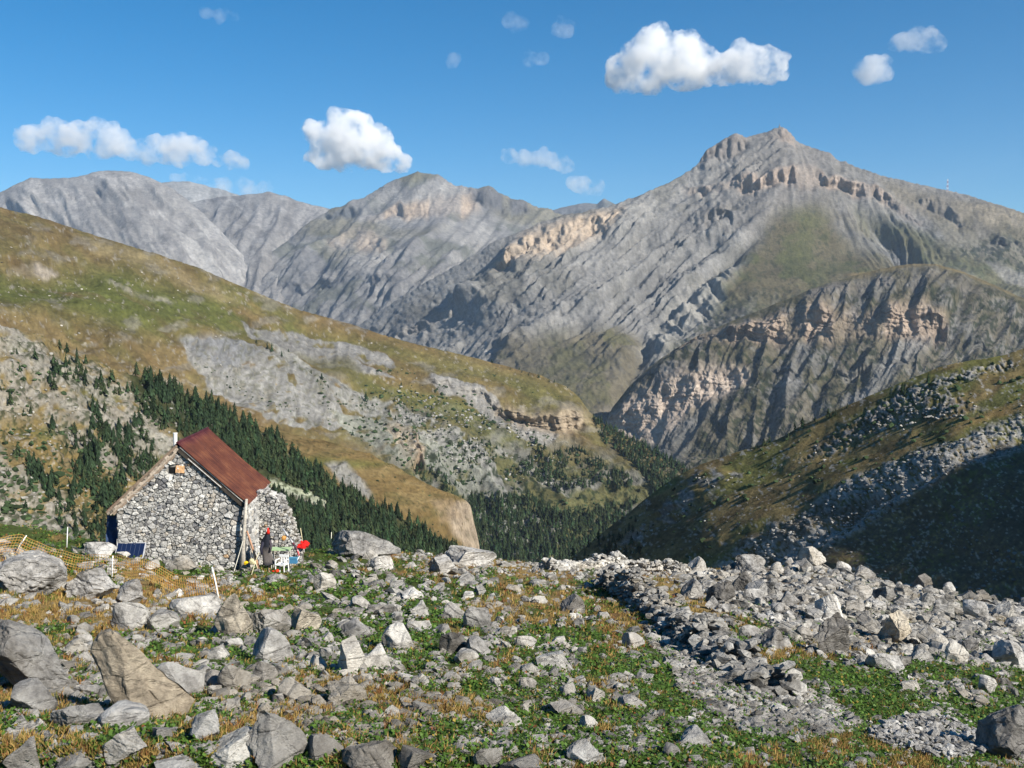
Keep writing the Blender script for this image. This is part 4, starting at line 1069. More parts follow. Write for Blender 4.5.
ALLF = [(-260, 530), (0, 545), (110, 552), (250, 572), (300, 562), (400, 556), (560, 566), (700, 574), (800, 568), (900, 588), (1024, 608), (1300, 668), (1300, 830), (-260, 830)]
parts_ = []
u_, v_, p_, s_ = scatter(24500, ALLF, 3.0, 12, dens_all); parts_.append((p_, s_))
u_, v_, p_, s_ = scatter(10000, ALLF, 7, 19, lambda u, v: np.clip(dens_all(u, v) * 1.15, 0, 1) ** 1.25 * .8, power=2.0); parts_.append((p_, s_))
u_, v_, p_, s_ = scatter(3300, FIELD, 4.5, 15); parts_.append((p_, s_))
u_, v_, p_, s_ = scatter(900, [(380, 548), (560, 558), (700, 566), (700, 580), (560, 578), (420, 574)], 3, 9); parts_.append((p_, s_))
u_, v_, p_, s_ = scatter(3600, STRIP, 4.0, 14, power=2.0); parts_.append((p_, s_))
pp = np.concatenate([a for a, b in parts_]); ss = np.concatenate([b for a, b in parts_])
tt = np.clip(rs2.normal(1.08, .2, len(pp)), .55, 1.5)[:, None] * np.array([1, .985, .95])
pp[:, 2] += ss * .25
tag(stones('loose_stones', pp, ss, tt), 'countless small pale limestone stones strewn over the meadow', 'stones', kind='stuff')
u_, v_, p_, s_ = scatter(1500, [(868, 738), (900, 722), (945, 724), (985, 738), (990, 756), (950, 764), (895, 752)], 3.5, 10, power=1.5)
p_[:, 2] += s_ * .5 + .10 * rs2.rand(len(p_))
tag(stones('stone_heap', p_, s_, np.clip(rs2.normal(1.1, .2, len(p_)), .6, 1.5)[:, None] * np.array([1, 1, 1.])), 'low heap of small grey stones in green leaves at the bottom right', 'stone heap')


# ------------------------------------------------------------------ ruined dry stone walls
def dry_wall(pts, h, wd, n, label, seed, smin=.10, smax=.24):
    rs = np.random.RandomState(seed)
    w3 = [gpt(*q) for q in pts]; w3 = np.array(w3)
    seg = np.linalg.norm(np.diff(w3, axis=0), axis=1); cum = np.concatenate([[0], np.cumsum(seg)])
    t = rs.uniform(0, cum[-1], n); x = np.stack([np.interp(t, cum, w3[:, i]) for i in range(3)], -1)
    dr = np.stack([np.interp(t, cum, np.append(np.diff(w3[:, i]) / seg, (np.diff(w3[:, i]) / seg)[-1])) for i in range(2)], -1)
    side = np.stack([-dr[:, 1], dr[:, 0]], -1); q = rs.uniform(-1, 1, n); zz = rs.rand(n)
    hh = h * (.75 + .45 * noise2(t / .9, t * 0, seed)) * (1 - sstep(cum[-1] - 2.5, cum[-1], t) * .5)
    wz = wd / 2 * (1.25 - .45 * zz)
    x[:, :2] += side * (q * wz)[:, None]; x[:, 2] += zz * hh
    sz = rs.uniform(smin, smax, n) / 1.5
    o = stones('ruined_wall', x, sz, np.clip(rs.normal(1.1, .2, n), .55, 1.5)[:, None] * np.array([1, .99, .96]), .75, rs, .35)
    tag(o, label, 'dry stone wall')
    return o


dry_wall([(606, 588), (640, 603), (668, 624), (694, 645), (722, 662), (752, 682), (775, 696)], .8, .75, 1500, 'ruined dry stone wall running diagonally down right with its left side in shade', 71)
dry_wall([(548, 570), (580, 569), (625, 570), (670, 573), (715, 577)], .75, .7, 900, 'collapsed dry stone wall along the meadow edge behind the diagonal one', 72, .12, .3)


# ------------------------------------------------------------------ low plants and dry grass
def foliage(name, n, kind, seed, label):
    rs = np.random.RandomState(seed)
    uu = rs.uniform(-260, 1290, n); vv = 525 + (835 - 525) * rs.rand(n) ** .85
    p, ok = ground_at(uu, vv); uu, vv, p = uu[ok], vv[ok], p[ok]
    g = green_field(uu, vv) + rs.normal(0, .07, len(uu))
    st = np.clip(np.clip(dens_all(uu, vv) - .22, 0, 1) * .85 + bare(uu, vv), 0, .96)
    dens = (sstep(-.02, .12, g) if kind == 'leaf' else (1 - sstep(.0, .16, g)) * .9 + .05) * (1 - st)
    m = rs.rand(len(uu)) < dens
    uu, vv, p = uu[m], vv[m], p[m]; N = len(uu)
    big = np.clip(p[:, 1] / 13, .8, 2.3)
    if kind == 'leaf':
        B = 9; L = rs.uniform(.022, .055, (N, B)) * big[:, None]; Wd = L * rs.uniform(.32, .5, (N, B))
        spread = .11 * big[:, None]; hgt = .055 * big[:, None] ** .5
        az = rs.uniform(0, 2 * np.pi, (N, B)); pit = rs.uniform(-.2, 1.0, (N, B))
        r = spread * np.sqrt(rs.rand(N, B)); a2 = rs.uniform(0, 2 * np.pi, (N, B))
        c = p[:, None, :] + np.stack([r * np.cos(a2), r * np.sin(a2), hgt * rs.rand(N, B) * (1 - .5 * (r / spread) ** 2)], -1)
        d = np.stack([np.cos(az) * np.cos(pit), np.sin(az) * np.cos(pit), np.sin(pit)], -1)
        sd = np.stack([-np.sin(az), np.cos(az), rs.uniform(-.4, .4, (N, B))], -1)
        q = np.stack([c, c + d * (L * .5)[..., None] + sd * Wd[..., None], c + d * L[..., None], c + d * (L * .5)[..., None] - sd * Wd[..., None]], 2)
        col = np.array([.062, .118, .019]) * rs.uniform(.55, 1.5, (N, B, 1)) * (1 + .3 * fbm2(uu / 12, vv / 7, 3, 190))[:, None, None]
        yel = (rs.rand(N, B) < .055)[..., None]; col = np.where(yel, np.array([.26, .20, .04]) * rs.uniform(.6, 1.2, (N, B, 1)), col)
        red = (rs.rand(N, B) < .01)[..., None]; col = np.where(red, np.array([.22, .08, .03]), col)
        V = q.reshape(-1, 3); Cc = np.repeat(col.reshape(-1, 3), 4, 0); f = np.arange(len(V)).reshape(-1, 4)
    else:
        B = 10; L = rs.uniform(.04, .12, (N, B)) * big[:, None] ** .45; Wd = .0042 * big[:, None] * rs.uniform(.7, 1.4, (N, B)) * 1.3
        az = rs.uniform(0, 2 * np.pi, (N, B)); lean = rs.uniform(.1, .9, (N, B))
        r = .05 * big[:, None] * np.sqrt(rs.rand(N, B)); a2 = rs.uniform(0, 2 * np.pi, (N, B))
        c = p[:, None, :] + np.stack([r * np.cos(a2), r * np.sin(a2), -.01 + 0 * r], -1)
        t = c + L[..., None] * np.stack([np.cos(az) * np.sin(lean), np.sin(az) * np.sin(lean), np.cos(lean)], -1)
        sd = np.stack([-np.sin(az + .8), np.cos(az + .8), 0 * az], -1) * Wd[..., None]
        mpt = (c + t) / 2 + np.array([0, 0, .012])
        q = np.stack([c - sd, c + sd, mpt + sd * .8, t, mpt - sd * .8], 2)
        col = np.array([.33, .225, .075]) * rs.uniform(.6, 1.35, (N, B, 1)) * (1 + .3 * fbm2(uu / 20, vv / 10, 3, 191))[:, None, None]
        grn = (rs.rand(N, 1) < .22)[..., None]; col = np.where(grn, np.array([.13, .155, .03]) * rs.uniform(.6, 1.3, (N, B, 1)), col)
        red = (rs.rand(N, 1) < .12)[..., None]; col = np.where(red, np.array([.27, .13, .05]) * rs.uniform(.6, 1.3, (N, B, 1)), col)
        V = q.reshape(-1, 3); Cc = np.repeat(col.reshape(-1, 3), 5, 0); f = np.arange(len(V)).reshape(-1, 5)
    o = mesh_np(name, V, f, M_LEAF, False, Cc)
    tag(o, label, 'plants' if kind == 'leaf' else 'grass', kind='stuff')


m, nt, b = new_mat('leaf_and_blade'); nt.links.new(col_attr(nt), b.inputs['Base Color']); b.inputs['Roughness'].default_value = .6
tr = nt.nodes.new('ShaderNodeBsdfTranslucent'); nt.links.new(col_attr(nt), tr.inputs[0])
mx = nt.nodes.new('ShaderNodeMixShader'); mx.inputs[0].default_value = .25
nt.links.new(b.outputs[0], mx.inputs[1]); nt.links.new(tr.outputs[0], mx.inputs[2])
nt.links.new(mx.outputs[0], [n for n in nt.nodes if n.type == 'OUTPUT_MATERIAL'][0].inputs[0]); M_LEAF = m
foliage('ground_leaves', 60000, 'leaf', 21, 'low green leafy plants covering the meadow between the stones')
foliage('dry_grass', 53000, 'grass', 22, 'dry straw-coloured and rusty grass between the stones')
# ================================================================== the stone hut
M_STONE = vcol_mat('rubble_masonry', .92, 9, .42, .1, .03, 14)
M_MORTAR = vcol_mat('dark_joint', .95, 9, .3, .05, .02, 25)
M_WOOD = vcol_mat('weathered_wood', .85, 14, .4, .15, .006, 40)
M_PAINT = vcol_mat('plain_coloured', .55, 12, .12, .3)
M_CLOTH = vcol_mat('fabric', .9, 20, .2, .05, .01, 30)
m, nt, b = new_mat('rusty_sheet')
n1 = noise_node(nt, 1.6, 6, .65, 'obj', stretch=(1, .35, 1)); n2 = noise_node(nt, 5, 5, .7, 'obj', stretch=(.25, 2.4, .25)); n3 = noise_node(nt, .9, 3, .5, 'obj')
r = nt.nodes.new('ShaderNodeValToRGB'); e = r.color_ramp.elements
e[0].position = .38; e[0].color = (.050, .019, .015, 1); e[1].position = .68; e[1].color = (.19, .080, .040, 1); q = e.new(.52); q.color = (.105, .036, .022, 1)
t = math_n(nt, 'ADD', math_n(nt, 'MULTIPLY', n1, .55), math_n(nt, 'MULTIPLY', n2, .5)); nt.links.new(t, r.inputs[0])
nt.links.new(mixc(nt, 1.0, r.outputs[0], col_attr(nt), 'MULTIPLY'), b.inputs['Base Color'])
b.inputs['Roughness'].default_value = .62; b.inputs['Metallic'].default_value = .15; M_RUST = m

A_H = math.radians(4.4)
XH = np.array([math.cos(A_H), math.sin(A_H), 0]); YH = np.array([-math.sin(A_H), math.cos(A_H), 0])
R0 = P(246, 570, 34.6)
O_H = R0 - 4.31 * XH + np.array([0, 0, .12])
hut = empty('stone_hut', tuple(O_H), A_H)
tag(hut, 'small rubble stone hut with a rusty red sheet metal roof at the meadow edge', 'hut')


def clip_poly(poly, nx, ny, d):
    """keep points with n.p <= d"""
    out = []
    n = len(poly)
    for i in range(n):
        a = poly[i]; b_ = poly[(i + 1) % n]; da = a[0] * nx + a[1] * ny - d; db = b_[0] * nx + b_[1] * ny - d
        if da <= 0: out.append(a)
        if da * db < 0:
            t_ = da / (da - db); out.append((a[0] + (b_[0] - a[0]) * t_, a[1] + (b_[1] - a[1]) * t_))
    return out


def masonry(poly, rad, seed, mp, asp=1.5, depth=.05, holes=(), pal='hut', jit=.0):
    """irregular stones filling the convex outline `poly` (a,b); mp maps (a,b,c) to 3D with c out of the wall"""
    rs = np.random.RandomState(seed); P2 = np.array(poly, float)
    lo, hi = P2.min(0), P2.max(0); pts = []
    for tr_ in range(9000):
        a = rs.uniform(lo[0], hi[0]); b_ = rs.uniform(lo[1], hi[1]); rr = rad(a, b_) * rs.choice([.6, .8, 1, 1.25, 1.6], p=[.2, .25, .3, .15, .1])
        okk = all(math.hypot(a - x, (b_ - y) * asp) > (rr + r2) * .92 for x, y, r2 in pts)
        if okk: pts.append((a, b_, rr))
    mb_ = MB(); m1 = np.array(poly)
    # outward half planes of the outline
    ar = sum(P2[i][0] * P2[(i + 1) % len(P2)][1] - P2[(i + 1) % len(P2)][0] * P2[i][1] for i in range(len(P2)))
    hp = []
    for i in range(len(P2)):
        ax, ay = P2[i]; bx_, by_ = P2[(i + 1) % len(P2)]; nx, ny = by_ - ay, ax - bx_
        if ar < 0: nx, ny = -nx, -ny
        L = math.hypot(nx, ny) + 1e-9; hp.append((nx / L, ny / L, (nx * ax + ny * ay) / L))
    for i, (a, b_, rr) in enumerate(pts):
        if any(nx * a + ny * b_ > d_ for nx, ny, d_ in hp): continue
        if any(math.hypot(a - hx, b_ - hz) < hr for hx, hz, hr in holes): continue
        cell = [(a - rr * 3, b_ - rr * 3), (a + rr * 3, b_ - rr * 3), (a + rr * 3, b_ + rr * 3), (a - rr * 3, b_ + rr * 3)]
        for j, (x, y, r2) in enumerate(pts):
            if j == i or abs(x - a) > 1.6 or abs(y - b_) > 1.6: continue
            dx, dy = x - a, (y - b_) * asp
            D = math.hypot(dx, dy)
            if D > (rr + r2) * 3.2: continue
            # power-weighted bisector in the stretched metric
            w_ = .5 + (rr - r2) / (2 * D) * .9
            nx, ny = dx, dy * asp
            d_ = nx * a + ny * b_ + w_ * (dx * dx + dy * dy)
            cell = clip_poly(cell, nx, ny, d_)
            if len(cell) < 3: break
        if len(cell) < 3: continue
        for nx, ny, d_ in hp:
            cell = clip_poly(cell, nx, ny, d_ + rs.uniform(-.02, .03))
            if len(cell) < 3: break
        for hx, hz, hr in holes:
            dx, dy = hx - a, hz - b_; D = math.hypot(dx, dy)
            if D < 1.2 and len(cell) >= 3: cell = clip_poly(cell, dx / D, dy / D, (dx * a + dy * b_) / D + D - hr * .8)
        if len(cell) < 3: continue
        c_ = np.array(cell); ce = c_.mean(0)
        keep = [0]
        for k in range(1, len(c_)):
            if np.linalg.norm(c_[k] - c_[keep[-1]]) > .02: keep.append(k)
        c_ = c_[keep]
        if len(c_) < 3: continue
        q_ = .9 * c_ + .1 * np.roll(c_, -1, 0); r_ = .12 * c_ + .88 * np.roll(c_, -1, 0)
        o_ = np.stack([q_, r_], 1).reshape(-1, 2); n = len(o_)
        o_ = o_ + rs.normal(0, .009, o_.shape)
        dp = depth * rs.uniform(.35, 1.3); g_ = .009 / max(rr, .06)
        tx, ty = rs.uniform(-.22, .22, 2)
        rings = []
        for sc_, z_ in ((1 - g_ * .5, -.04), (.98 - g_, dp * .6), (.92 - g_, dp * .95), (.5, dp * 1.0)):
            pr = ce + (o_ - ce) * sc_
            zz = z_ + (pr[:, 0] - ce[0]) * tx * (z_ > 0) + (pr[:, 1] - ce[1]) * ty * (z_ > 0) + rs.normal(0, .011, n)
            rings.append(np.column_stack([pr, zz]))
        V = np.concatenate(rings + [np.array([[ce[0], ce[1], dp * 1.02]])])
        f4 = []; f3 = []
        for rg in range(3):
            for k in range(n): f4.append([rg * n + k, rg * n + (k + 1) % n, (rg + 1) * n + (k + 1) % n, (rg + 1) * n + k])
        for k in range(n): f3.append([3 * n + k, 3 * n + (k + 1) % n, 4 * n])
        t_ = rs.rand()
        if t_ < .62: cc = np.array([.37, .365, .35]) * rs.uniform(.7, 1.2)
        elif t_ < .76: cc = np.array([.50, .49, .46]) * rs.uniform(.85, 1.1)
        elif t_ < .90: cc = np.array([.19, .19, .195]) * rs.uniform(.7, 1.2)
        elif t_ < .995: cc = np.array([.40, .37, .325]) * rs.uniform(.8, 1.1)
        else: cc = np.array([.42, .30, .19])
        mb_.add(mp(V), f3, f4, cc)
    return mb_


FOOT = -.75
gable = [(0, FOOT), (4.43, FOOT), (4.43, 2.28), (2.12, 4.28), (.0, 2.12)]
# rubble faces: front gable, right side wall, left side wall
hole = (1.86, 3.42, .16)
radf = lambda a, b_: .078 + (.05 if a > 3.75 else 0) + (.04 if b_ < .35 else 0) + (.03 if a < .35 else 0)
mbf = masonry(gable, radf, 5, lambda V: np.column_stack([V[:, 0], -V[:, 2], V[:, 1]]), 1.35, .07, [hole])
g = mbf.build('front_wall', M_STONE, hut)
core = MB()
gv = np.array([(x, y, z) for y in (.012, .55) for x, z in gable]); n = 5
core.add(gv, None, None, (.23, .22, .20))
core.f4.append(np.array([[i, (i + 1) % n, n + (i + 1) % n, n + i] for i in range(n)])); core.f3.append(np.array([[0, 1, 2], [0, 2, 3], [0, 3, 4], [5, 7, 6], [5, 8, 7], [5, 9, 8]]))
core.build('mortar_core', M_MORTAR, g)
mbv = MB(); mbv.box((1.86, .005, 3.42), (.2, .02, .22), None, (.006, .006, .006)); mbv.build('vent_hole', M_PAINT, hut)
tanst = masonry([(1.98, 3.32), (2.34, 3.32), (2.34, 3.58), (1.98, 3.58)], lambda a, b_: .13, 3, lambda V: np.column_stack([V[:, 0], -V[:, 2] - .05, V[:, 1]]), 1.3, .05)
tb = MB(); tb.box((2.15, -.02, 3.46), (.30, .12, .25), rot('Y', .06), (.62, .38, .20), .92); tb.build('ochre_stone', M_STONE, hut)
for nm, xs, sg, zt in (('side_wall', 4.43, 1, 2.25), ('side_wall', 0, -1, 2.05)):
    s_ = masonry([(.0, FOOT), (4.1, FOOT), (4.1, zt), (.0, zt)], lambda a, b_: .15, 8 + sg, lambda V: np.column_stack([xs + sg * V[:, 2], V[:, 0], V[:, 1]]), 1.35, .06)
    s_ = s_.build(nm, M_STONE, hut)
    c_ = MB(); c_.box((xs - sg * .27, 2.3, (zt + FOOT) / 2), (.5, 3.5, zt - FOOT - .02), None, (.23, .22, .20)); c_.build('mortar_core', M_MORTAR, s_)
c_ = MB(); bk = np.array([(x, y, z) for y in (3.9, 4.2) for x, z in [(a * .98 + .04, b_) for a, b_ in gable]])
c_.add(bk, None, None, (.3, .29, .27)); c_.f4.append(np.array([[i, (i + 1) % n, n + (i + 1) % n, n + i] for i in range(n)])); c_.f3.append(np.array([[0, 1, 2], [0, 2, 3], [0, 3, 4], [5, 7, 6], [5, 8, 7], [5, 9, 8]]))
c_.build('rear_wall', M_STONE, hut)


def sheet(x0, z0, x1, z1, y0, y1, nx, ny, th, ridgecol, name, sagg=.0, seed=1):
    """corrugated roof sheet from (x0,z0) to (x1,z1)"""
    rs = np.random.RandomState(seed)
    s_ = np.linspace(0, 1, nx); t_ = np.linspace(0, 1, ny); S, T = np.meshgrid(s_, t_)
    nrm = np.array([-(z1 - z0), (x1 - x0)]); nrm /= np.linalg.norm(nrm); nrm *= np.sign(nrm[1])
    h = .014 * np.sin(T * (y1 - y0) / .20 * 2 * np.pi) + .02 * fbm2(S * 3, T * 3 + seed, 3, seed) - sagg * np.sin(S * np.pi)
    X = x0 + (x1 - x0) * S + nrm[0] * h; Z = z0 + (z1 - z0) * S + nrm[1] * h; Yv = y0 + (y1 - y0) * T + 0 * S
    top = np.stack([X, Yv, Z], -1); bot = top - np.array([nrm[0], 0, nrm[1]]) * th
    V = np.concatenate([top.reshape(-1, 3), bot.reshape(-1, 3)]); N = nx * ny
    i = np.arange(N).reshape(ny, nx)
    fa = np.stack([i[:-1, :-1], i[:-1, 1:], i[1:, 1:], i[1:, :-1]], -1).reshape(-1, 4)
    bd = np.concatenate([i[0], i[1:, -1], i[-1, ::-1][1:], i[::-1, 0][1:-1]]); b2 = np.roll(bd, -1)
    side = np.stack([bd, b2, b2 + N, bd + N], -1)
    m_ = sstep(.10 + .05 * noise2(T * 9, S * 0, 4), .0, S)
    col = mix(np.ones(S.shape + (3,)), (.62, .45, .95), m_ * ridgecol)
    sd = sstep(.012, 0, S * 0 + 1)
    return mesh_np(name, V, [np.concatenate([fa, fa[:, ::-1] + N, side])], M_RUST, False, np.concatenate([col.reshape(-1, 3)] * 2), hut)


rf = sheet(2.13, 4.40, 4.50, 2.24, -.22, 4.4, 24, 90, .02, 1.0, 'roof', .03, 2)
lf = sheet(2.10, 4.39, -.30, 2.10, -.16, 4.4, 24, 90, .02, .5, 'roof', .02, 5)
ca = MB(); ca.tube([(2.115, -.2, 4.395), (2.115, 1.4, 4.40), (2.115, 2.8, 4.385), (2.115, 4.41, 4.40)], .05, 8, (.62, .42, .9)); ca.build('ridge_cap', M_RUST, rf)
# edge boards under the sheets
sl = math.atan2(2.16, 2.37)
bb = MB()
bb.box((3.30, -.17, 3.22), (3.0, .03, .028), rot('Y', sl), (.50, .48, .44)); bb.box((3.22, -.12, 3.16), (2.95, .06, .15), rot('Y', sl), (.05, .042, .035))  # wide dark board also carries the roof overhang's shadow in its colour
bb.box((3.0, -.16, 3.33), (1.5, .03, .02), rot('Y', sl), (.55, .53, .50))
bb.build('barge_board', M_WOOD, hut)
for k in range(4): x_ = 2.5 + k * .58; pu = MB(); pu.box((x_, 1.9, 4.30 - (x_ - 2.13) * .911 - .10), (.09, 4.1, .09), rot('Y', sl), (.13, .10, .08)); pu.build('purlin', M_WOOD, hut)
sl2 = math.atan2(2.29, 2.40); bl = MB(); rs = np.random.RandomState(9)
bl.box((.88, -.14, 3.15), (3.32, .05, .09), rot('Y', -sl2), (.20, .15, .11)); bl.box((.94, -.10, 3.06), (3.25, .05, .11), rot('Y', -sl2), (.38, .32, .26)); bl.box((.98, -.05, 2.97), (3.05, .06, .07), rot('Y', -sl2), (.27, .21, .16))
for k in range(26):
    t_ = (k + .5) / 26; x_ = 2.05 - 2.35 * t_; z_ = 4.27 - 2.24 * t_
    bl.box((x_, -.155 + rs.uniform(-.01, .02), z_ - .10 + rs.uniform(-.02, .02)), (rs.uniform(.08, .2), .03, rs.uniform(.03, .09)), rot('Y', -sl2 + rs.uniform(-.15, .15)), rs.choice([.12, .3, .42]) * np.array([1, .84, .68]))
bl.build('barge_board', M_WOOD, hut)
ch = MB(); ch.tube([(1.93, .25, 3.95), (1.93, .25, 4.66)], .068, 14, (.66, .66, .64)); ch.tube([(1.93, .25, 4.66), (1.93, .25, 4.69)], .078, 14, (.72, .72, .70)); ch.build('chimney', M_PAINT, hut)

# ---- rubble annex wall that steps down on the right
AX = O_H + 4.44 * XH + 1.7 * YH; AX[2] = O_H[2]
annex = empty('annex_wall', tuple(AX), A_H)
tag(annex, 'roofless rubble wall stepping down right from the hut side behind the clutter', 'stone wall')
pf = [(0, FOOT), (1.62, FOOT), (1.58, .02), (1.32, .85), (1.0, 1.75), (.72, 2.15), (.35, 2.35), (0, 2.35)]
sa = masonry(pf, lambda a, b_: .075, 15, lambda V: np.column_stack([V[:, 0], -V[:, 2], V[:, 1]]), 1.3, .09).build('wall_face', M_STONE, annex)
c_ = MB(); n = len(pf); cv = np.array([(x - (.03 if x > .2 else 0), y, z - .03) for y in (.012, .6) for x, z in pf]); c_.add(cv, None, None, (.13, .12, .10))
c_.f4.append(np.array([[i, (i + 1) % n, n + (i + 1) % n, n + i] for i in range(n)]))
c_.f3.append(np.array([[0, i, i + 1] for i in range(1, n - 1)] + [[n, n + i + 1, n + i] for i in range(1, n - 1)]))
c_.build('mortar_core', M_MORTAR, sa)
rs = np.random.RandomState(4); ps = []; szs = []
for k in range(130):
    t_ = rs.rand(); x_ = np.interp(t_, np.linspace(0, 1, 6), [0, .35, .72, 1.0, 1.32, 1.58]); z_ = np.interp(x_, [0, .35, .72, 1.0, 1.32, 1.58], [2.33, 2.33, 2.13, 1.73, .83, 0])
    q_ = AX + XH * x_ + YH * rs.uniform(0, .6) + np.array([0, 0, z_ + rs.uniform(-.06, .04)]); ps.append(q_); szs.append(rs.uniform(.06, .14))
cap = stones('coping_stone', np.array(ps), np.array(szs), np.clip(rs.normal(1.25, .2, 130), .6, 1.6)[:, None] * np.ones(3), .7, rs)
cap.parent = annex; cap.matrix_parent_inverse = (Matrix.Translation(tuple(AX)) @ Matrix.Rotation(A_H, 4, 'Z')).inverted()


# ------------------------------------------------------------------ things round the hut
def LH(x, y, z=0.0):
    """hut coordinates to world"""
    q_ = O_H + XH * x + YH * y; q_[2] += z; return q_


def gz(p_):
    uu, vv = proj(np.array(p_)); a, ok = ground_at([uu], [vv]); return a[0]


def at_px(u, v):
    return gpt(u, v)


# solar panel leaning on the ground at the hut's left foot
pb = at_px(131, 566); pb[1] -= .1
PX0 = P(116, 558, 34.1); PX1 = P(145, 558, 34.1); wpan = PX1[0] - PX0[0]; cen = (PX0 + PX1) / 2
cen[2] = P(131, 561, 34.1)[2] + .08
pan = empty('solar_panel', tuple(cen)); tag(pan, 'dark blue solar panel leaning at the left foot of the hut gable', 'solar panel')
Rp = rot('X', -.62)
mb = MB(); mb.box((0, 0, .28), (wpan, .03, .60), Rp, (.40, .41, .43)); mb.build('frame', M_PAINT, pan)
mb = MB(); mb.box(tuple(Rp @ np.array([0, -.018, 0]) + np.array([0, 0, .28])), (wpan - .07, .012, .54), Rp, (.009, .017, .05))
for k in range(1, 6): mb.box(tuple(Rp @ np.array([(k / 6 - .5) * (wpan - .07), -.026, 0]) + np.array([0, 0, .28])), (.008, .004, .53), Rp, (.07, .09, .14))
mp_ = vcol_mat('solar_glass', .2, None, spec=.5); mb.build('cells', mp_, pan)
mb = MB(); mb.tube([(wpan * .3, .05, .35), (wpan * .3, .38, -.05)], .015, 6, (.4, .4, .4)); mb.tube([(-wpan * .3, .05, .35), (-wpan * .3, .38, -.05)], .015, 6, (.4, .4, .4)); mb.build('prop_stay', M_PAINT, pan)
# blue tarpaulin in the shade at the left side
bp = LH(-.28, .5, 0); bp[2] = P(112, 545, bp[1])[2] - .1
rs = np.random.RandomState(3); S, T = np.meshgrid(np.linspace(-1, 1, 14), np.linspace(0, 1, 14))
tv = np.stack([S * (.22 + .12 * (1 - T)) + .05 * noise2(S * 3, T * 3, 3), .12 * noise2(S * 3, T * 4, 5) - .1 * T, T * 1.15], -1)
i = np.arange(196).reshape(14, 14); f = np.stack([i[:-1, :-1], i[:-1, 1:], i[1:, 1:], i[1:, :-1]], -1).reshape(-1, 4)
tv2 = np.concatenate([tv.reshape(-1, 3), tv.reshape(-1, 3) + [0, .04, 0]]); o = mesh_np('tarpaulin', tv2 , [np.concatenate([f, f[:, ::-1] + 196])], M_CLOTH, True, np.broadcast_to((.05, .08, .16), tv2.shape))
o.location = tuple(bp); tag(o, 'crumpled blue tarpaulin hanging in the shade at the hut left wall', 'tarpaulin')


def stick(name, pts, r, col, label, cat, mat=None, n=7, group=None):
    b0 = np.array(pts[0], float); mb_ = MB(); mb_.tube(np.array(pts) - b0, r, n, col)
    o_ = mb_.build(name, mat or M_WOOD, None, True); o_.location = tuple(b0); tag(o_, label, cat, group); return o_


Yc = 34.35
stick('wooden_post', [P(243, 573, Yc), P(243.6, 548, Yc), P(244.5, 525, Yc - .05), P(246.5, 499, Yc)], [.15, .085, .065, .05], (.40, .37, .32), 'bleached tree trunk post standing against the right front corner of the hut', 'post')
stick('leaning_plank', [P(261, 573, 33.9), P(247, 531, 34.3)], [.045, .04], (.42, .24, .15), 'reddish plank leaning on the corner of the hut', 'plank', n=4)
stick('leaning_plank', [P(258, 570, 33.9), P(248, 538, 34.25)], [.03, .03], (.62, .50, .36), 'pale yellow lath leaning beside the reddish plank', 'plank', n=4)
stick('thin_stick', [P(232, 578, 33.4), P(243, 541, 34.2)], [.014, .011], (.62, .60, .5), 'thin bleached stick leaning on the gable wall left of the trunk post', 'stick')
stick('thin_stick', [P(249, 583, 32.2), P(256, 560, 32.6), P(259, 552, 32.7)], [.014, .011, .008], (.66, .60, .4), 'thin pale stick leaning low in the dry grass before the hut corner', 'stick')
stick('thin_stick', [P(303, 545, 37.0), P(300.5, 528, 37.0)], [.02, .016], (.50, .44, .28), 'short upright stick behind the red cloth', 'stick')
stick('thin_stick', [P(331, 545, 41), P(331.5, 532, 41)], [.018, .014], (.55, .55, .45), 'thin pale stake standing on the meadow edge right of the red cloth', 'stick')

# dark coat hanging on a pole, with a red rag on top
ct = P(267.5, 569, 33.9); coat = empty('coat_on_pole', tuple(ct)); tag(coat, 'dark coat hanging on a pole with a red tip beside the white chair', 'coat')
mb = MB(); mb.tube([(.03, .06, -.15), (.02, .05, 1.32)], .018, 7, (.35, .25, .2)); mb.build('pole', M_WOOD, coat)
prof = [(0, .05, 1.20), (.0, .10, 1.12), (-.03, .15, .98), (-.06, .15, .80), (-.03, .13, .62), (0, .16, .45), (.02, .19, .30), (.03, .21, .16)]
vv_ = []; n = 14
for cx, rr, z in prof:
    for k in range(n):
        a = k / n * 2 * np.pi; q_ = rr * (1 + .18 * math.sin(3 * a + z * 5)); vv_.append((cx + q_ * math.cos(a), q_ * .7 * math.sin(a), z))
f = [[r_ * n + k, r_ * n + (k + 1) % n, (r_ + 1) * n + (k + 1) % n, (r_ + 1) * n + k] for r_ in range(len(prof) - 1) for k in range(n)]
mesh_np('coat_body', vv_, [np.array(f)], M_CLOTH, True, np.array([(.10, .09, .085) if .25 < q[2] < .7 else (.02, .022, .03) for q in vv_]), coat)
mb = MB(); mb.tube([(-.12, -.05, .95), (-.19, -.1, .72), (-.15, -.12, .52)], [.055, .05, .04], 8, (.03, .03, .045)); mb.tube([(.10, -.02, 1.0), (.15, -.06, .8), (.12, -.1, .62)], [.05, .045, .035], 8, (.07, .06, .07)); mb.build('sleeve', M_CLOTH, coat, True)
mb = MB(); mb.tube([(.02, .04, 1.22), (.04, .02, 1.30), (.03, .04, 1.42)], [.07, .05, .02], 8, (.62, .03, .02)); mb.build('red_rag', M_CLOTH, coat, True)


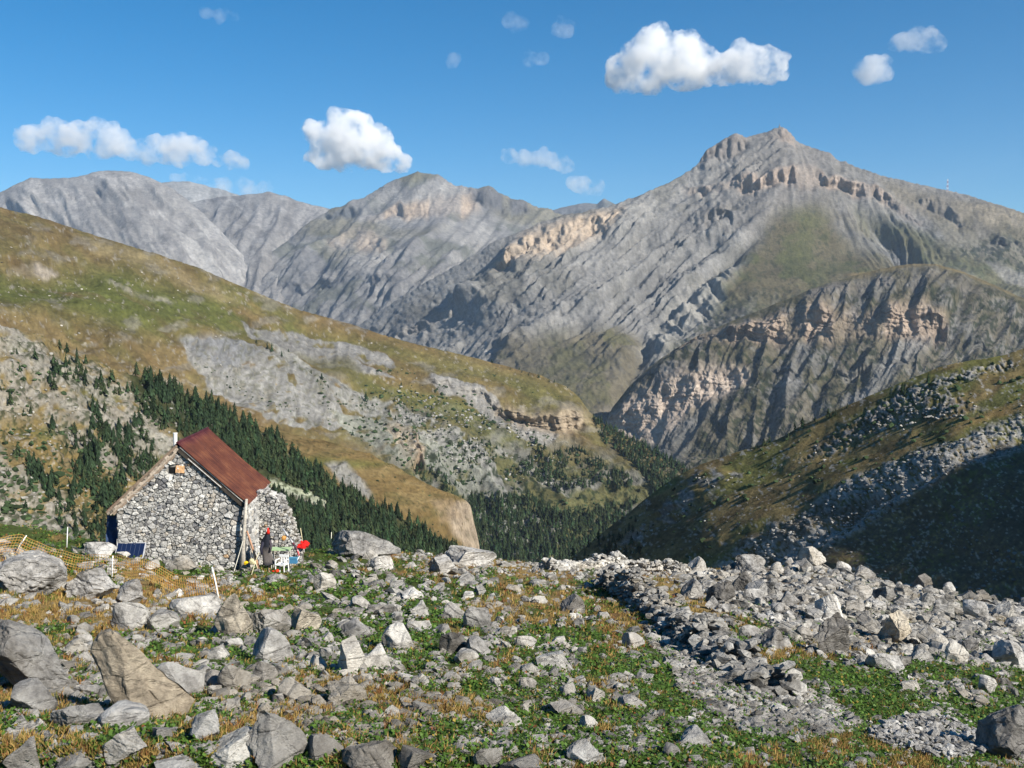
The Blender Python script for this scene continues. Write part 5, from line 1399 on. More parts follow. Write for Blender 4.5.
def chair():
    c0 = P(282, 572, 33.4); ch_ = empty('plastic_chair', tuple(c0), -.25); tag(ch_, 'small white plastic garden chair standing between the dark coat and the blue box', 'chair')
    W = (.78, .78, .76); mbs = MB(); mbs.box((0, 0, .27), (.34, .34, .03), None, W); mbs.build('seat', M_PAINT, ch_)
    mbb = MB(); mbb.box((0, .165, .52), (.34, .025, .08), None, W)
    for k in (-1, 0, 1): mbb.box((k * .09, .165, .40), (.04, .02, .24), None, W)
    mbb.build('backrest', M_PAINT, ch_)
    for sx in (-1, 1):
        for sy in (-1, 1):
            l = MB(); l.tube([(sx * .17, sy * .17, -.08), (sx * .15, sy * .15, .27)], .018, 6, W); l.build('leg', M_PAINT, ch_)
        a = MB(); a.box((sx * .17, 0, .42), (.03, .32, .025), None, W); a.box((sx * .17, -.14, .345), (.028, .03, .14), None, W); a.build('armrest', M_PAINT, ch_)


chair()
t0 = P(281, 560, 35.0); tbl = empty('green_table', tuple(t0)); tag(tbl, 'rough work table with a pale green top behind the white chair', 'table')
mb = MB(); mb.box((0, 0, .40), (.72, .42, .04), None, (.36, .50, .28)); mb.build('tabletop', M_PAINT, tbl)
for sx in (-1, 1):
    for sy in (-1, 1): l = MB(); l.tube([(sx * .30, sy * .16, -.3), (sx * .30, sy * .16, .38)], .02, 6, (.45, .43, .4)); l.build('leg', M_WOOD, tbl)
mb = MB(); mb.box((0, 0, .09), (.26, .2, .18), None, (.05, .18, .32), .92); mb.box((0, 0, .185), (.28, .22, .02), None, (.07, .24, .38)); o = mb.build('storage_box', M_PAINT); o.location = tuple(P(293.5, 563, 34.2)); tag(o, 'small blue plastic box right of the white chair', 'box')


def blobby(name, loc, dims, col, label, cat, seed, mat=None):
    v_, f_ = rock_shape(seed, 3, 4, .16); v_ = v_ * np.array(dims); o_ = mesh_np(name, v_, f_, mat or M_CLOTH, True, np.broadcast_to(col, v_.shape)); o_.location = tuple(loc); tag(o_, label, cat); return o_


blobby('plastic_sack', P(253, 562, 34.0) + [0, 0, .02], (.14, .10, .12), (.55, .50, .30), 'crumpled pale yellow sack at the foot of the hut corner', 'sack', 61)
blobby('yellow_bag', P(246, 563, 33.9), (.08, .06, .07), (.75, .50, .02), 'small bright yellow bag left of the pale sack', 'bag', 62)
blobby('white_canister', P(260, 550, 34.6), (.12, .08, .14), (.70, .70, .68), 'white canister half hidden behind the leaning planks', 'canister', 63, M_PAINT)
blobby('orange_buoy', P(284, 538, 35.6), (.085, .07, .09), (.45, .22, .06), 'orange round float lying on the sloping annex wall', 'float', 64, M_PAINT)
blobby('red_rag', P(275.5, 571, 33.3), (.13, .08, .06), (.66, .05, .02), 'small red rag on the ground in front of the white chair', 'rag', 65)
# red cloth spread on leaves
rs = np.random.RandomState(8); S, T = np.meshgrid(np.linspace(-1, 1, 16), np.linspace(-1, 1, 12))
ed = np.clip(1 - (S ** 2 + T ** 2) * .25, 0, 1); cv = np.stack([S * .2 * (1 + .2 * noise2(T * 3, S, 3)), T * .16, .07 * fbm2(S * 2.5, T * 2.5, 3, 6) + .10 * ed - .06], -1)
cv[..., 2] += .25 * cv[..., 1]
i = np.arange(192).reshape(12, 16); f = np.stack([i[:-1, :-1], i[:-1, 1:], i[1:, 1:], i[1:, :-1]], -1).reshape(-1, 4)
cv2 = np.concatenate([cv.reshape(-1, 3), cv.reshape(-1, 3) - [0, 0, .02]])
o = mesh_np('red_cloth', cv2, [np.concatenate([f, f[:, ::-1] + 192])], M_CLOTH, True, np.broadcast_to((.58, .02, .018), cv2.shape)); o.location = tuple(P(303, 545, 36.4)); o.scale = (1.0, 1.0, 1.5); tag(o, 'bright red cloth spread over green leaves right of the annex wall', 'cloth')
# hose arching off the annex wall, striped
pts = [P(283, 529, 35.2), P(288, 536, 34.9), P(293, 543, 34.6), P(297.5, 550, 34.4), P(299, 556, 34.3), P(297, 561, 34.3), P(295, 563, 34.2)]
b0 = pts[0]; hs_ = empty('garden_hose', tuple(b0)); tag(hs_, 'thick hose in white, black and red lengths arching down the end of the annex wall', 'hose')
for (a, b_, c_) in ((0, 2, (.72, .72, .72)), (1, 3, (.03, .03, .05)), (2, 4, (.5, .05, .05)), (3, 7, (.62, .64, .66))):
    mb = MB(); mb.tube(np.array(pts[a:b_ + 1 if b_ < 7 else 7]) - b0, .03, 8, c_); mb.build('hose_length', M_PAINT, hs_, True)

# dead branches on the flat outcrop
rs = np.random.RandomState(12); bb0 = P(369, 556, 41.0); mb = MB()
for k in range(34):
    a = rs.uniform(0, 3.14); l = rs.uniform(.25, .7); x0 = rs.uniform(-.45, .45); z0 = rs.uniform(0, .12)
    d_ = np.array([math.cos(a), .4 * math.sin(a), rs.uniform(-.05, .5)]) * l
    q_ = np.array([x0, rs.uniform(-.2, .2), z0]); mb.tube([q_, q_ + d_ * .5 + rs.normal(0, .03, 3), q_ + d_], [.018, .013, .006], 5, np.array([.13, .055, .035]) * rs.uniform(.6, 1.5))
o = mb.build('dead_branches', M_WOOD); o.location = tuple(bb0); tag(o, 'reddish brown heap of dead juniper branches on the flat outcrop', 'branches')

# ------------------------------------------------------------------ electric netting fence on white posts
fp = [(-12, 546), (12, 553), (66, 540), (111, 578), (220, 599), (262, 580)]
line1 = [gpt(-40, 560), gpt(12, 556), gpt(111, 579), gpt(220, 600), gpt(258, 584)]
fen = empty('netting_fence', tuple(line1[1])); tag(fen, 'sagging orange netting fence on thin white posts in front of the hut', 'fence')
b0 = np.array(line1[1]); H_ = .80
tops = [np.array([0, 0, .78])] * 5
tilt = [(0, 0), (.42, .05), (.05, 0), (-.16, 0), (0, 0)]
for k in (1, 2, 3):
    q_ = line1[k] - b0; tx, ty = tilt[k]; hh = (.62, .66, .78)[k - 1]
    mb = MB(); mb.tube([q_ - [0, 0, .1], q_ + [tx * .5, ty * .5, hh * .5], q_ + [tx, ty, hh]], [.022, .020, .018], 7, (.74, .74, .72)); mb.build('post', M_PAINT, fen, True)
mbn = MB(); NET = (.62, .33, .08)
for k in range(3):
    a = line1[k] - b0; c_ = line1[k + 1] - b0; ta, tc = np.array([*tilt[k], 0]), np.array([*tilt[k + 1], 0])
    L = np.linalg.norm(c_ - a); nseg = max(6, int(L / .45))
    t_ = np.linspace(0, 1, nseg + 1)
    gx_ = a + (c_ - a) * t_[:, None]
    gw = gx_ + b0; uu, vv = proj(gw); gg, ok = ground_at(uu, vv)
    gx_[:, 2] = np.where(ok, np.clip(gg[:, 2] - b0[2], gx_[:, 2] - .15, gx_[:, 2] + .35), gx_[:, 2])
    for j in range(8):
        hh = .06 + .60 * j / 7; sag = -.10 * np.sin(t_ * np.pi) * (hh / .66)
        q_ = gx_ + (ta + (tc - ta) * t_[:, None]) * hh + np.stack([0 * t_, 0 * t_, hh + sag], -1)
        mbn.tube(q_, .0066, 3, NET if j % 3 else (.70, .52, .20), False)
    nv = int(L / .13)
    for j in range(nv + 1):
        s_ = j / nv; q0 = np.array([np.interp(s_, t_, gx_[:, i]) for i in range(3)]); lean_ = ta + (tc - ta) * s_
        mbn.tube([q0 + [0, 0, .04], q0 + lean_ * .66 + [0, 0, .66 - .10 * math.sin(s_ * math.pi)]], .005, 3, NET, False)
mbn.build('netting', M_PAINT, fen)
l2 = [gpt(66, 548), gpt(-5, 549)]
stick('fence_post', [l2[0] - [0, 0, .1], l2[0] + [.06, 0, .75]], [.022, .016], (.72, .72, .70), 'thin white fence post standing alone between the crag and the hut', 'post', M_PAINT)
# ================================================================== conifers and shrubs on the hillsides
M_TREE = vcol_mat('conifer_needles', .85, .9, .4, .1)
M_BARK = vcol_mat('conifer_bark', .9, 3, .3, .1)


def crown(seed, tiers, pts_, drop=.10):
    """unit-height conifer crown of ragged drooping skirts with gaps"""
    rs = np.random.RandomState(seed); V = []; Fc = []; Cc = []; o = 0
    for t in range(tiers):
        s = t / tiers; z = .10 + .86 * s; r = .215 * (1 - s) ** .85 + .018; h = .30 * (1 - s) + .09
        off = rs.uniform(0, 6.28); cx, cy = rs.normal(0, .008, 2)
        for k in range(pts_):
            if rs.rand() < .10: continue
            a = off + (k + rs.uniform(-.25, .25)) / pts_ * 6.283; da = 3.3 / pts_ * rs.uniform(.7, 1.15); rr = r * rs.uniform(.62, 1.22)
            tip = [cx + rr * math.cos(a), cy + rr * math.sin(a), z - h * drop * rs.uniform(.4, 2.2)]
            l = [cx + rr * .72 * math.cos(a - da), cy + rr * .72 * math.sin(a - da), z + h * .14]; q = [cx + rr * .72 * math.cos(a + da), cy + rr * .72 * math.sin(a + da), z + h * .14]
            ap = [cx, cy, min(z + h, 1.0)]
            V += [ap, l, tip, q]; Fc += [[o, o + 1, o + 2], [o, o + 2, o + 3]]; o += 4
            c = np.array([.017, .030, .014]) * rs.uniform(.5, 1.7); Cc += [c, c, c * 1.25, c]
    V += [[0, 0, 1.02], [.02, 0, .86], [-.012, .018, .86], [-.012, -.018, .86]]; Fc += [[o, o + 1, o + 2], [o, o + 2, o + 3], [o, o + 3, o + 1]]; Cc += [np.array([.03, .05, .02])] * 4
    return np.array(V), np.array(Fc), np.array(Cc)


def trunk_me():
    mb = MB(); mb.tube([(0, 0, -.06), (0, 0, .12), (0.004, 0, .55), (0, 0, .9)], [.028, .022, .013, .004], 6, (.10, .075, .055)); o = mb.build('trunk', M_BARK, None, True); me = o.data; bpy.data.objects.remove(o); return me


CR = []
for k in range(5):
    v_, f_, c_ = crown(40 + k, 7 + k, 8 + k % 3); o = mesh_np('crown', v_, f_, M_TREE, False, c_, link=False); CR.append(o.data); bpy.data.objects.remove(o)
TRK = trunk_me()
LOW = [crown(60 + k, 5, 6) for k in range(6)]

rt = np.random.RandomState(77); CAND = []      # (px height, x, y, z, h, zone)


def plant(H, poly, n, h0, h1, zone, dens=None, mind=0):
    px = np.array(poly, float)
    uu = rt.uniform(px[:, 0].min(), px[:, 0].max(), n * 3); vv = rt.uniform(px[:, 1].min(), px[:, 1].max(), n * 3)
    m = poly_mask(uu, vv, poly, 1.5) > rt.rand(len(uu))
    if dens is not None: m &= rt.rand(len(uu)) < dens(uu, vv)
    uu, vv = uu[m][:n], vv[m][:n]
    p, ok = H.at(uu, vv); kept = []
    for i in np.where(ok)[0]:
        if mind and any((uu[i] - a) ** 2 + ((vv[i] - b_) * 1.3) ** 2 < mind * mind for a, b_ in kept[-400:]): continue
        kept.append((uu[i], vv[i])); h = rt.uniform(h0, h1) * rt.choice([.5, .65, .8, .95, 1, 1.15])
        CAND.append((h * F / p[i][1], *p[i], h, zone))


cl5 = lambda u, v: sstep(.02, .22, fbm2((u * .8 + v * .6) / 26, (-u * .6 + v * .8) / 13, 4, 211) + .06)
# dense forest band behind the hut
plant(H5, [(135, 374), (165, 384), (205, 400), (255, 428), (300, 459), (350, 491), (400, 518), (455, 548), (500, 585), (500, 640), (240, 640), (240, 560), (252, 520), (240, 490), (232, 466), (205, 436), (180, 412), (150, 396)], 4200, 8.5, 13, 'band',
      lambda u, v: 1 - .97 * poly_mask(u, v, [(240, 468), (262, 470), (330, 508), (322, 514), (275, 496)], 2), 2.1)
plant(H5, [(60, 348), (135, 374), (205, 430), (235, 470), (250, 520), (240, 560), (130, 560), (60, 500), (90, 440), (40, 380)], 620, 6.5, 11.5, 'slope', cl5, 3)
plant(H5, [(0, 395), (60, 400), (120, 440), (170, 480), (130, 530), (80, 500), (60, 470), (0, 440)], 170, 4.5, 9, 'slope', cl5, 4)
plant(H5, [(20, 470), (45, 470), (60, 500), (120, 525), (120, 545), (60, 540), (48, 510)], 70, 6, 10, 'slope', None, 5)
plant(H5, [(-200, 300), (0, 335), (60, 350), (60, 520), (-200, 560)], 90, 4, 9, 'slope', cl5, 4)
for (u_, v_, h_) in [(72, 352, 8), (88, 364, 7), (30, 470, 10), (35, 478, 11), (40, 486, 12), (47, 497, 11), (62, 346, 6)]:
    p, ok = H5.at([u_], [v_])
    if ok[0]: CAND.append((h_ * F / p[0][1], *p[0], h_, 'slope'))
# across the valley
cl4 = lambda u, v: sstep(-.05, .16, fbm2(u / 24, v / 13, 4, 212) + .12)
plant(H4, [(470, 500), (530, 496), (560, 515), (600, 510), (640, 500), (600, 545), (560, 575), (480, 580), (465, 545)], 2000, 11, 17, 'valley', None, 1.9)
plant(H4, [(535, 440), (600, 455), (640, 480), (610, 500), (560, 500), (520, 470)], 330, 10, 15, 'valley', lambda u, v: cl4(u, v) * .95, 2.0)
plant(H4, [(592, 418), (612, 424), (650, 446), (690, 468), (690, 500), (650, 520), (655, 490), (630, 462), (600, 440)], 900, 11, 16, 'valley', None, 1.8)
plant(H4, [(440, 440), (540, 440), (560, 500), (470, 500), (430, 470)], 170, 7, 12, 'far', cl4, 3)
plant(H4, [(400, 455), (430, 470), (462, 490), (466, 515), (450, 498), (415, 478)], 60, 11, 16, 'far', None, 3)
plant(H4, [(300, 360), (420, 380), (520, 430), (480, 470), (400, 440), (330, 400)], 110, 5, 10, 'far', cl4, 4)
plant(H4, [(470, 358), (520, 368), (560, 380), (575, 392), (560, 388), (520, 375)], 60, 6, 9, 'far', None, 2)
for (u_, v_, h_) in [(268, 350, 15), (274, 352, 17), (283, 357, 12), (258, 344, 9), (367, 402, 20), (321, 380, 13), (290, 352, 7), (350, 436, 10), (415, 440, 12), (393, 420, 10)]:
    p, ok = H4.at([u_], [v_])
    if ok[0]: CAND.append((h_ * F / p[0][1], *p[0], h_, 'lone'))
# the right hill
plant(H6, [(560, 560), (600, 538), (640, 515), (640, 545), (620, 575), (560, 590)], 60, 5, 9, 'right', None, 4)
plant(H6, [(745, 447), (790, 430), (850, 407), (850, 411), (790, 436), (750, 452)], 40, 3.5, 6, 'right', None, 2)
for (u_, v_, h_) in [(929, 383, 6), (903, 392, 6), (905, 395, 5), (640, 553, 8), (612, 560, 9)]:
    p, ok = H6.at([u_], [v_])
    if ok[0]: CAND.append((h_ * F / p[0][1], *p[0], h_, 'right'))
CAND.sort(key=lambda c: -c[0] * (1 if c[5] in ('band', 'slope') else .8))
LBL = {'band': ('dark conifer standing in the dense forest band sloping down behind the hut', 'conifers in the dense forest band'),
       'slope': ('dark conifer scattered on the rocky slope to the left of the forest band', 'conifers scattered on the rocky left slope'),
       'valley': ('conifer in the shaded forest at the valley bottom between the hills', 'conifers at the valley bottom'),
       'far': ('small conifer dotted on the scree across the valley', 'conifers dotted across the valley'),
       'lone': ('small lone conifer on the grassy hill beside the pale scree', 'lone conifers by the scree'),
       'right': ('small conifer low on the brown hill at the right', 'conifers on the right hill')}
NTREE = 0; rest = []
for i, (ph, x, y, z, h, zn) in enumerate(CAND):
    uu, vv = proj(np.array([x, y, z])); vis = -15 < uu < 1040 and vv < 600
    hid = zn in ('band', 'slope') and ((118 < uu < 248 and vv > 500) or vv > 572)
    if NTREE < 290 and vis and not hid:
        t = empty('conifer_tree', (x, y, z - .3), rt.uniform(0, 6.28)); t.scale = (h * rt.uniform(.75, 1.4), h * rt.uniform(.75, 1.4), h); t.rotation_euler[0] = rt.uniform(-.05, .05)
        c = bpy.data.objects.new('crown', CR[i % 5]); C.objects.link(c); c.parent = t
        k = bpy.data.objects.new('trunk', TRK); C.objects.link(k); k.parent = t
        tag(t, LBL[zn][0], 'tree', LBL[zn][1]); NTREE += 1
    elif vis or -200 < uu < 1200: rest.append((x, y, z, h))
V = []; Fc = []; Cc = []; o = 0
for (x, y, z, h) in rest:
    v_, f_, c_ = LOW[rt.randint(6)]; a = rt.uniform(0, 6.28); R = np.array([[math.cos(a), -math.sin(a), 0], [math.sin(a), math.cos(a), 0], [0, 0, 1]])
    w_ = rt.uniform(.75, 1.5); V.append((v_ * [w_ * 1.15, w_ * 1.15, 1]) @ R.T * h + [x, y, z - .3]); Fc.append(f_ + o); o += len(v_); Cc.append(c_ * rt.uniform(.6, 1.5) * np.array([rt.uniform(.85, 1.35), 1, .9]))
tag(mesh_np('distant_forest', np.concatenate(V), np.concatenate(Fc), M_TREE, False, np.concatenate(Cc)), 'dark conifer forest filling the valley and its slopes', 'forest', kind='stuff')

# low juniper bushes, too many to count
BS = [rock_shape(700 + k, 1, 3, 0) for k in range(5)]
V = []; Fc = []; Cc = []; o = 0


def bushes(H, poly, n, s0, s1, dens=None, col=(.030, .048, .020)):
    global o
    px = np.array(poly, float); uu = rt.uniform(px[:, 0].min(), px[:, 0].max(), n * 2); vv = rt.uniform(px[:, 1].min(), px[:, 1].max(), n * 2)
    m = poly_mask(uu, vv, poly, 3) > rt.rand(len(uu))
    if dens is not None: m &= rt.rand(len(uu)) < dens(uu, vv)
    uu, vv = uu[m][:n], vv[m][:n]; p, ok = H.at(uu, vv)
    for i in np.where(ok)[0]:
        v_, f_ = BS[rt.randint(5)]; s_ = s0 + (s1 - s0) * rt.rand() ** 2; a = rt.uniform(0, 6.28); R = np.array([[math.cos(a), -math.sin(a), 0], [math.sin(a), math.cos(a), 0], [0, 0, 1]])
        q = v_ * [s_ * rt.uniform(.8, 1.4), s_, s_ * rt.uniform(.5, .9)] * (1 + rt.normal(0, .16, (len(v_), 1)))
        V.append(q @ R.T + p[i] + [0, 0, s_ * .2]); Fc.append(f_ + o); o += len(v_); Cc.append(np.broadcast_to(np.array(col) * rt.uniform(.6, 1.8), v_.shape))


bushes(H5, [(-100, 340), (0, 335), (140, 380), (240, 460), (240, 560), (-100, 640)], 900, .7, 2.2, cl5)
bushes(H5, [(-100, 420), (60, 430), (180, 480), (120, 550), (-100, 560)], 500, .7, 2.0)
bushes(H4, [(300, 350), (440, 380), (560, 440), (620, 480), (560, 560), (440, 500), (330, 420)], 1500, 1.3, 4.0, cl4)
bushes(H4, [(190, 360), (300, 400), (340, 430), (250, 400)], 100, 1, 2.5)
bushes(H4, [(470, 358), (600, 415), (560, 400), (460, 370)], 60, 1, 3)
bushes(HM, [(150, 400), (440, 490), (460, 540), (360, 500)], 50, .7, 1.8)
bushes(H6, [(570, 560), (700, 470), (1024, 352), (1024, 420), (800, 500), (700, 560)], 330, .5, 1.8)
tag(mesh_np('juniper_undergrowth', np.concatenate(V), np.concatenate(Fc), M_TREE, False, np.concatenate(Cc)), 'low dark juniper scrub dotted over the hillsides', 'shrubs', kind='stuff')

# ------------------------------------------------------------------ loose blocks lying on the right hill and its scree
V = []; Fc = []; Cc = []; o = 0
M_BLK = vcol_mat('scree_blocks', .92, .5, .35, .1)


def blocks(H, poly, n, s0, s1, dens=None, col=(.34, .33, .31), power=2.5):
    global o
    px = np.array(poly, float); uu = rt.uniform(px[:, 0].min(), px[:, 0].max(), n * 2); vv = rt.uniform(px[:, 1].min(), px[:, 1].max(), n * 2)
    m = poly_mask(uu, vv, poly, 4) > rt.rand(len(uu))
    if dens is not None: m &= rt.rand(len(uu)) < dens(uu, vv)
    uu, vv = uu[m][:n], vv[m][:n]; p, ok = H.at(uu, vv)
    for i in np.where(ok)[0]:
        v_, f_ = TPL[rt.randint(10)]; s_ = s0 + (s1 - s0) * rt.rand() ** power; R = np.array(Matrix.Rotation(rt.uniform(0, 6.28), 3, 'Z') @ Matrix.Rotation(rt.uniform(-.6, .6), 3, 'X'))
        V.append((v_ * [s_ * rt.uniform(.8, 1.4), s_, s_ * rt.uniform(.5, .9)]) @ R.T + p[i] + [0, 0, s_ * .15]); Fc.append(f_ + o); o += len(v_); Cc.append(np.broadcast_to(np.array(col) * rt.uniform(.6, 1.35), v_.shape))


blocks(H6, [(1100, 385), (1024, 412), (960, 440), (900, 460), (840, 490), (790, 520), (740, 548), (700, 575), (740, 590), (800, 562), (890, 510), (945, 478), (1024, 446), (1100, 420)], 3000, .3, 1.1, None, (.23, .225, .21), 2.2)
blocks(H6, [(1100, 420), (1024, 446), (945, 478), (890, 510), (800, 562), (740, 600), (1100, 640)], 800, .3, 1.0, lambda u, v: sstep(-.1, .3, fbm2(u / 30, v / 14, 3, 218)), (.16, .155, .145), 2.5)  # blocks tinted darker within the same shadowed area
blocks(H6, [(1015, 358), (960, 372), (900, 396), (850, 420), (880, 428), (940, 390), (1020, 368)], 300, .35, 1.1, col=(.25, .235, .21))
blocks(H6, [(905, 388), (955, 395), (990, 412), (880, 432), (800, 458), (850, 425)], 350, .5, 1.4, lambda u, v: sstep(0, .2, fbm2(u / 16, v / 8, 3, 215)), (.27, .255, .23))
blocks(H6, [(706, 470), (745, 472), (700, 508), (640, 548), (615, 552), (672, 500)], 500, .3, 1.1, lambda u, v: sstep(-.1, .2, fbm2((u + v) / 40, (u * .6 - v * .8) / 8, 3, 216)), (.30, .29, .27))
blocks(H6, [(600, 540), (1024, 352), (1024, 420), (760, 545), (600, 600)], 150, .25, .9, None, (.30, .285, .26))
blocks(H5, [(-100, 290), (0, 330), (120, 372), (200, 420), (180, 480), (0, 560), (-100, 560)], 900, .3, 1.3, None, (.27, .26, .235), 3)
blocks(H4, [(0, 220), (560, 390), (540, 420), (0, 330)], 260, .8, 2.6, None, (.30, .28, .24), 3)
blocks(H4, [(380, 380), (560, 440), (560, 500), (400, 450)], 700, 1, 4, cl4, (.29, .28, .26), 3)
tag(mesh_np('scree', np.concatenate(V), np.concatenate(Fc), M_BLK, False, np.concatenate(Cc)), 'broken grey scree blocks lying on the hillsides', 'scree', kind='stuff')

# ------------------------------------------------------------------ crag outside the frame whose shadow lies on the scree
bl_ = [(1380, 350), (1250, 385), (1120, 414), (1024, 441), (982, 454), (942, 472), (926, 490), (891, 507), (865, 515), (838, 535), (800, 556), (792, 580), (805, 610), (850, 650), (930, 690)]
uu = []; vv = []
for (a, b_), (c_, d_) in zip(bl_[:-1], bl_[1:]):
    for t_ in np.linspace(0, 1, 9)[:-1]: uu.append(a + (c_ - a) * t_); vv.append(b_ + (d_ - b_) * t_)
pts, ok = H6.at(uu, vv); pts = pts[ok]; crs = pts + SUN_DIR * 250
crs = crs + SUN_DIR * (6 * fbm2(np.arange(len(crs)) / 5, np.arange(len(crs)) * 0, 3, 9))[:, None]
nn = np.array([SUN_DIR[0], SUN_DIR[1], 0]); nn /= np.linalg.norm(nn)
rows_ = []
for off, dz in ((-70, -330), (-45, -120), (-20, -40), (0, 0), (25, -30), (60, -120), (110, -330)):
    q = crs + nn * off; q[:, 2] += dz * (1 + .15 * noise2(np.arange(len(q)) / 4, np.arange(len(q)) * 0 + off, 5)) ; rows_.append(q)
R_ = np.array(rows_); i = np.arange(R_.shape[0] * R_.shape[1]).reshape(R_.shape[:2])
f = np.stack([i[:-1, :-1], i[1:, :-1], i[1:, 1:], i[:-1, 1:]], -1).reshape(-1, 4)
o_ = mesh_np('side_hill', R_.reshape(-1, 3), f, M_NEAR, True, np.broadcast_to((.25, .22, .17), (R_.shape[0] * R_.shape[1], 3))); o_['kind'] = 'structure'

# ------------------------------------------------------------------ cairn on the summit, mast on the shoulder
q = H3.p[0, np.argmin(abs(H3.u1 - 780))]
c0 = empty('summit_cairn', tuple(q)); tag(c0, 'tiny cairn with a post on the highest summit', 'cairn')
mb = MB(); mb.tube([(0, 0, -6), (0, 0, 10)], [7, 2.5], 8, (.2, .19, .18)); mb.build('stone_pile', M_BLK, c0)
mb = MB(); mb.tube([(0, 0, 8), (0, 0, 20)], .9, 6, (.2, .19, .18)); mb.build('post', M_BLK, c0)
q = H3.p[0, np.argmin(abs(H3.u1 - 947))]
ms = empty('radio_mast', tuple(q)); tag(ms, 'thin lattice mast banded white and red on the right shoulder of the summit', 'mast')
for k in range(6):
    mb = MB(); z0, z1 = -4 + k * 10, -4 + (k + 1) * 10; w_ = 3.4 - k * .25; cc = (.75, .74, .72) if k % 2 else (.45, .16, .12)
    for sx, sy in ((1, 1), (1, -1), (-1, 1), (-1, -1)): mb.tube([(sx * w_, sy * w_, z0), (sx * (w_ - .25), sy * (w_ - .25), z1)], .45, 4, cc)
    mb.tube([(-w_, -w_, z0), (w_, -w_, z1)], .35, 4, cc); mb.tube([(w_, w_, z0), (-w_, w_, z1)], .35, 4, cc); mb.build('mast_section', M_PAINT, ms)
# ================================================================== small cumulus clouds
YC = 16500.


def cloud_mat(name, dens):
    m = bpy.data.materials.new(name); m.use_nodes = True; nt = m.node_tree; nt.nodes.clear()
    ou = nt.nodes.new('ShaderNodeOutputMaterial'); pv = nt.nodes.new('ShaderNodeVolumePrincipled')
    pv.inputs['Color'].default_value = (.995, .995, .995, 1); 
    nz = noise_node(nt, 1 / 330, 9, .66); nt.links.new(math_n(nt, 'MULTIPLY', mrange(nt, nz, .43, .56, .0, 1.0), dens * 1.7), pv.inputs['Density']); pv.inputs['Anisotropy'].default_value = 0.0
    nt.links.new(pv.outputs[0], ou.inputs['Volume']); return m


def cloud(lobes, dens, label, seed, Y=YC, rough=1.0, thick=1.0):
    rs = np.random.RandomState(seed); bm = bmesh.new(); s_ = Y / F
    for (u, v, r) in lobes:
        c_ = P(u, v, Y) + np.array([0, rs.uniform(-.3, .3) * r * s_, 0])
        R_ = r * s_ * 1.12
        bmesh.ops.create_icosphere(bm, subdivisions=3, radius=1, matrix=Matrix.Translation(tuple(c_)) @ Matrix.Diagonal((R_, R_ * thick, R_ * .92, 1)))
        for k in range(9):
            a = rs.uniform(0, 6.28); e_ = rs.uniform(-.5, 1.3); rr = R_ * rs.uniform(.2, .5) * rough
            d_ = np.array([math.cos(a) * math.cos(e_), math.sin(a) * math.cos(e_) * thick, math.sin(e_)]) * R_ * .85
            bmesh.ops.create_icosphere(bm, subdivisions=2, radius=1, matrix=Matrix.Translation(tuple(c_ + d_)) @ Matrix.Diagonal((rr, rr, rr * .9, 1)))
    me = bpy.data.meshes.new('tmp'); bm.to_mesh(me); bm.free()
    ob = bpy.data.objects.new('tmp', me); C.objects.link(ob)
    md = ob.modifiers.new('r', 'REMESH'); md.mode = 'VOXEL'; md.voxel_size = 2.4 * s_
    dg = bpy.context.evaluated_depsgraph_get(); ev = ob.evaluated_get(dg); m2 = ev.to_mesh()
    v = np.empty(len(m2.vertices) * 3); m2.vertices.foreach_get('co', v); v = v.reshape(-1, 3)
    f = np.array([list(p_.vertices) for p_ in m2.polygons if len(p_.vertices) == 4]); nm = np.empty(len(m2.vertices) * 3); m2.vertices.foreach_get('normal', nm); nm = nm.reshape(-1, 3)
    ev.to_mesh_clear(); bpy.data.objects.remove(ob)
    v = v + nm * (4.2 * s_ * rough * (fbm3(v / s_, 8, 4, .65) * 1.3))[:, None]
    o = mesh_np('cloud', v, [f], cloud_mat('cloud_vapour', dens), True)
    tag(o, label, 'cloud'); return o


cloud([(626, 74, 20), (640, 60, 20), (655, 52, 22), (668, 62, 24), (690, 64, 25), (708, 68, 18), (738, 66, 18), (752, 66, 19), (768, 68, 16), (650, 78, 16), (722, 74, 12)], .0032, 'biggest white cloud, two joined humps, above and left of the main summit', 1)
cloud([(872, 70, 15), (880, 73, 11)], .0017, 'small round cloud at the upper right under a wider wisp', 2)
cloud([(900, 42, 10), (915, 40, 11), (928, 40, 12), (940, 44, 8)], .0012, 'ragged little cloud highest at the upper right', 3)
cloud([(312, 130, 11), (330, 140, 18), (345, 132, 20), (354, 128, 14), (365, 146, 22), (345, 156, 15), (385, 158, 14), (325, 160, 10), (402, 163, 9), (312, 157, 8), (372, 136, 12)], .0048, 'bright tall white cloud over the pyramid mountain', 4)
cloud([(32, 140, 14), (48, 136, 14), (62, 140, 16), (80, 138, 16), (96, 142, 18), (108, 140, 16), (128, 148, 12), (148, 152, 12), (165, 150, 15), (185, 149, 14), (200, 153, 12), (178, 158, 10), (232, 161, 9), (242, 164, 7), (218, 162, 6)], .0024, 'long flat cloud of three humps over the pale mountain on the left', 5)
cloud([(510, 157, 8), (525, 159, 9), (540, 160, 9), (556, 162, 10), (566, 165, 8)], .0014, 'thin pale cloud bank between two mountains, upper of a pair', 6)
cloud([(574, 184, 8), (586, 186, 9), (597, 189, 7)], .0016, 'thin pale cloud low above the skyline left of the main ridge, lower of a pair', 7)
cloud([(180, 180, 8), (200, 190, 12), (222, 190, 11), (245, 190, 10), (265, 190, 8)], .0012, 'low faint cloud sitting behind the pale ridge on the left', 8)
cloud([(528, 60, 7), (540, 60, 7)], .0006, 'very faint wisp in the empty sky left of the biggest cloud', 9)
cloud([(512, 21, 9), (520, 24, 8)], .0005, 'very faint wisp near the top edge, left of another one', 10)
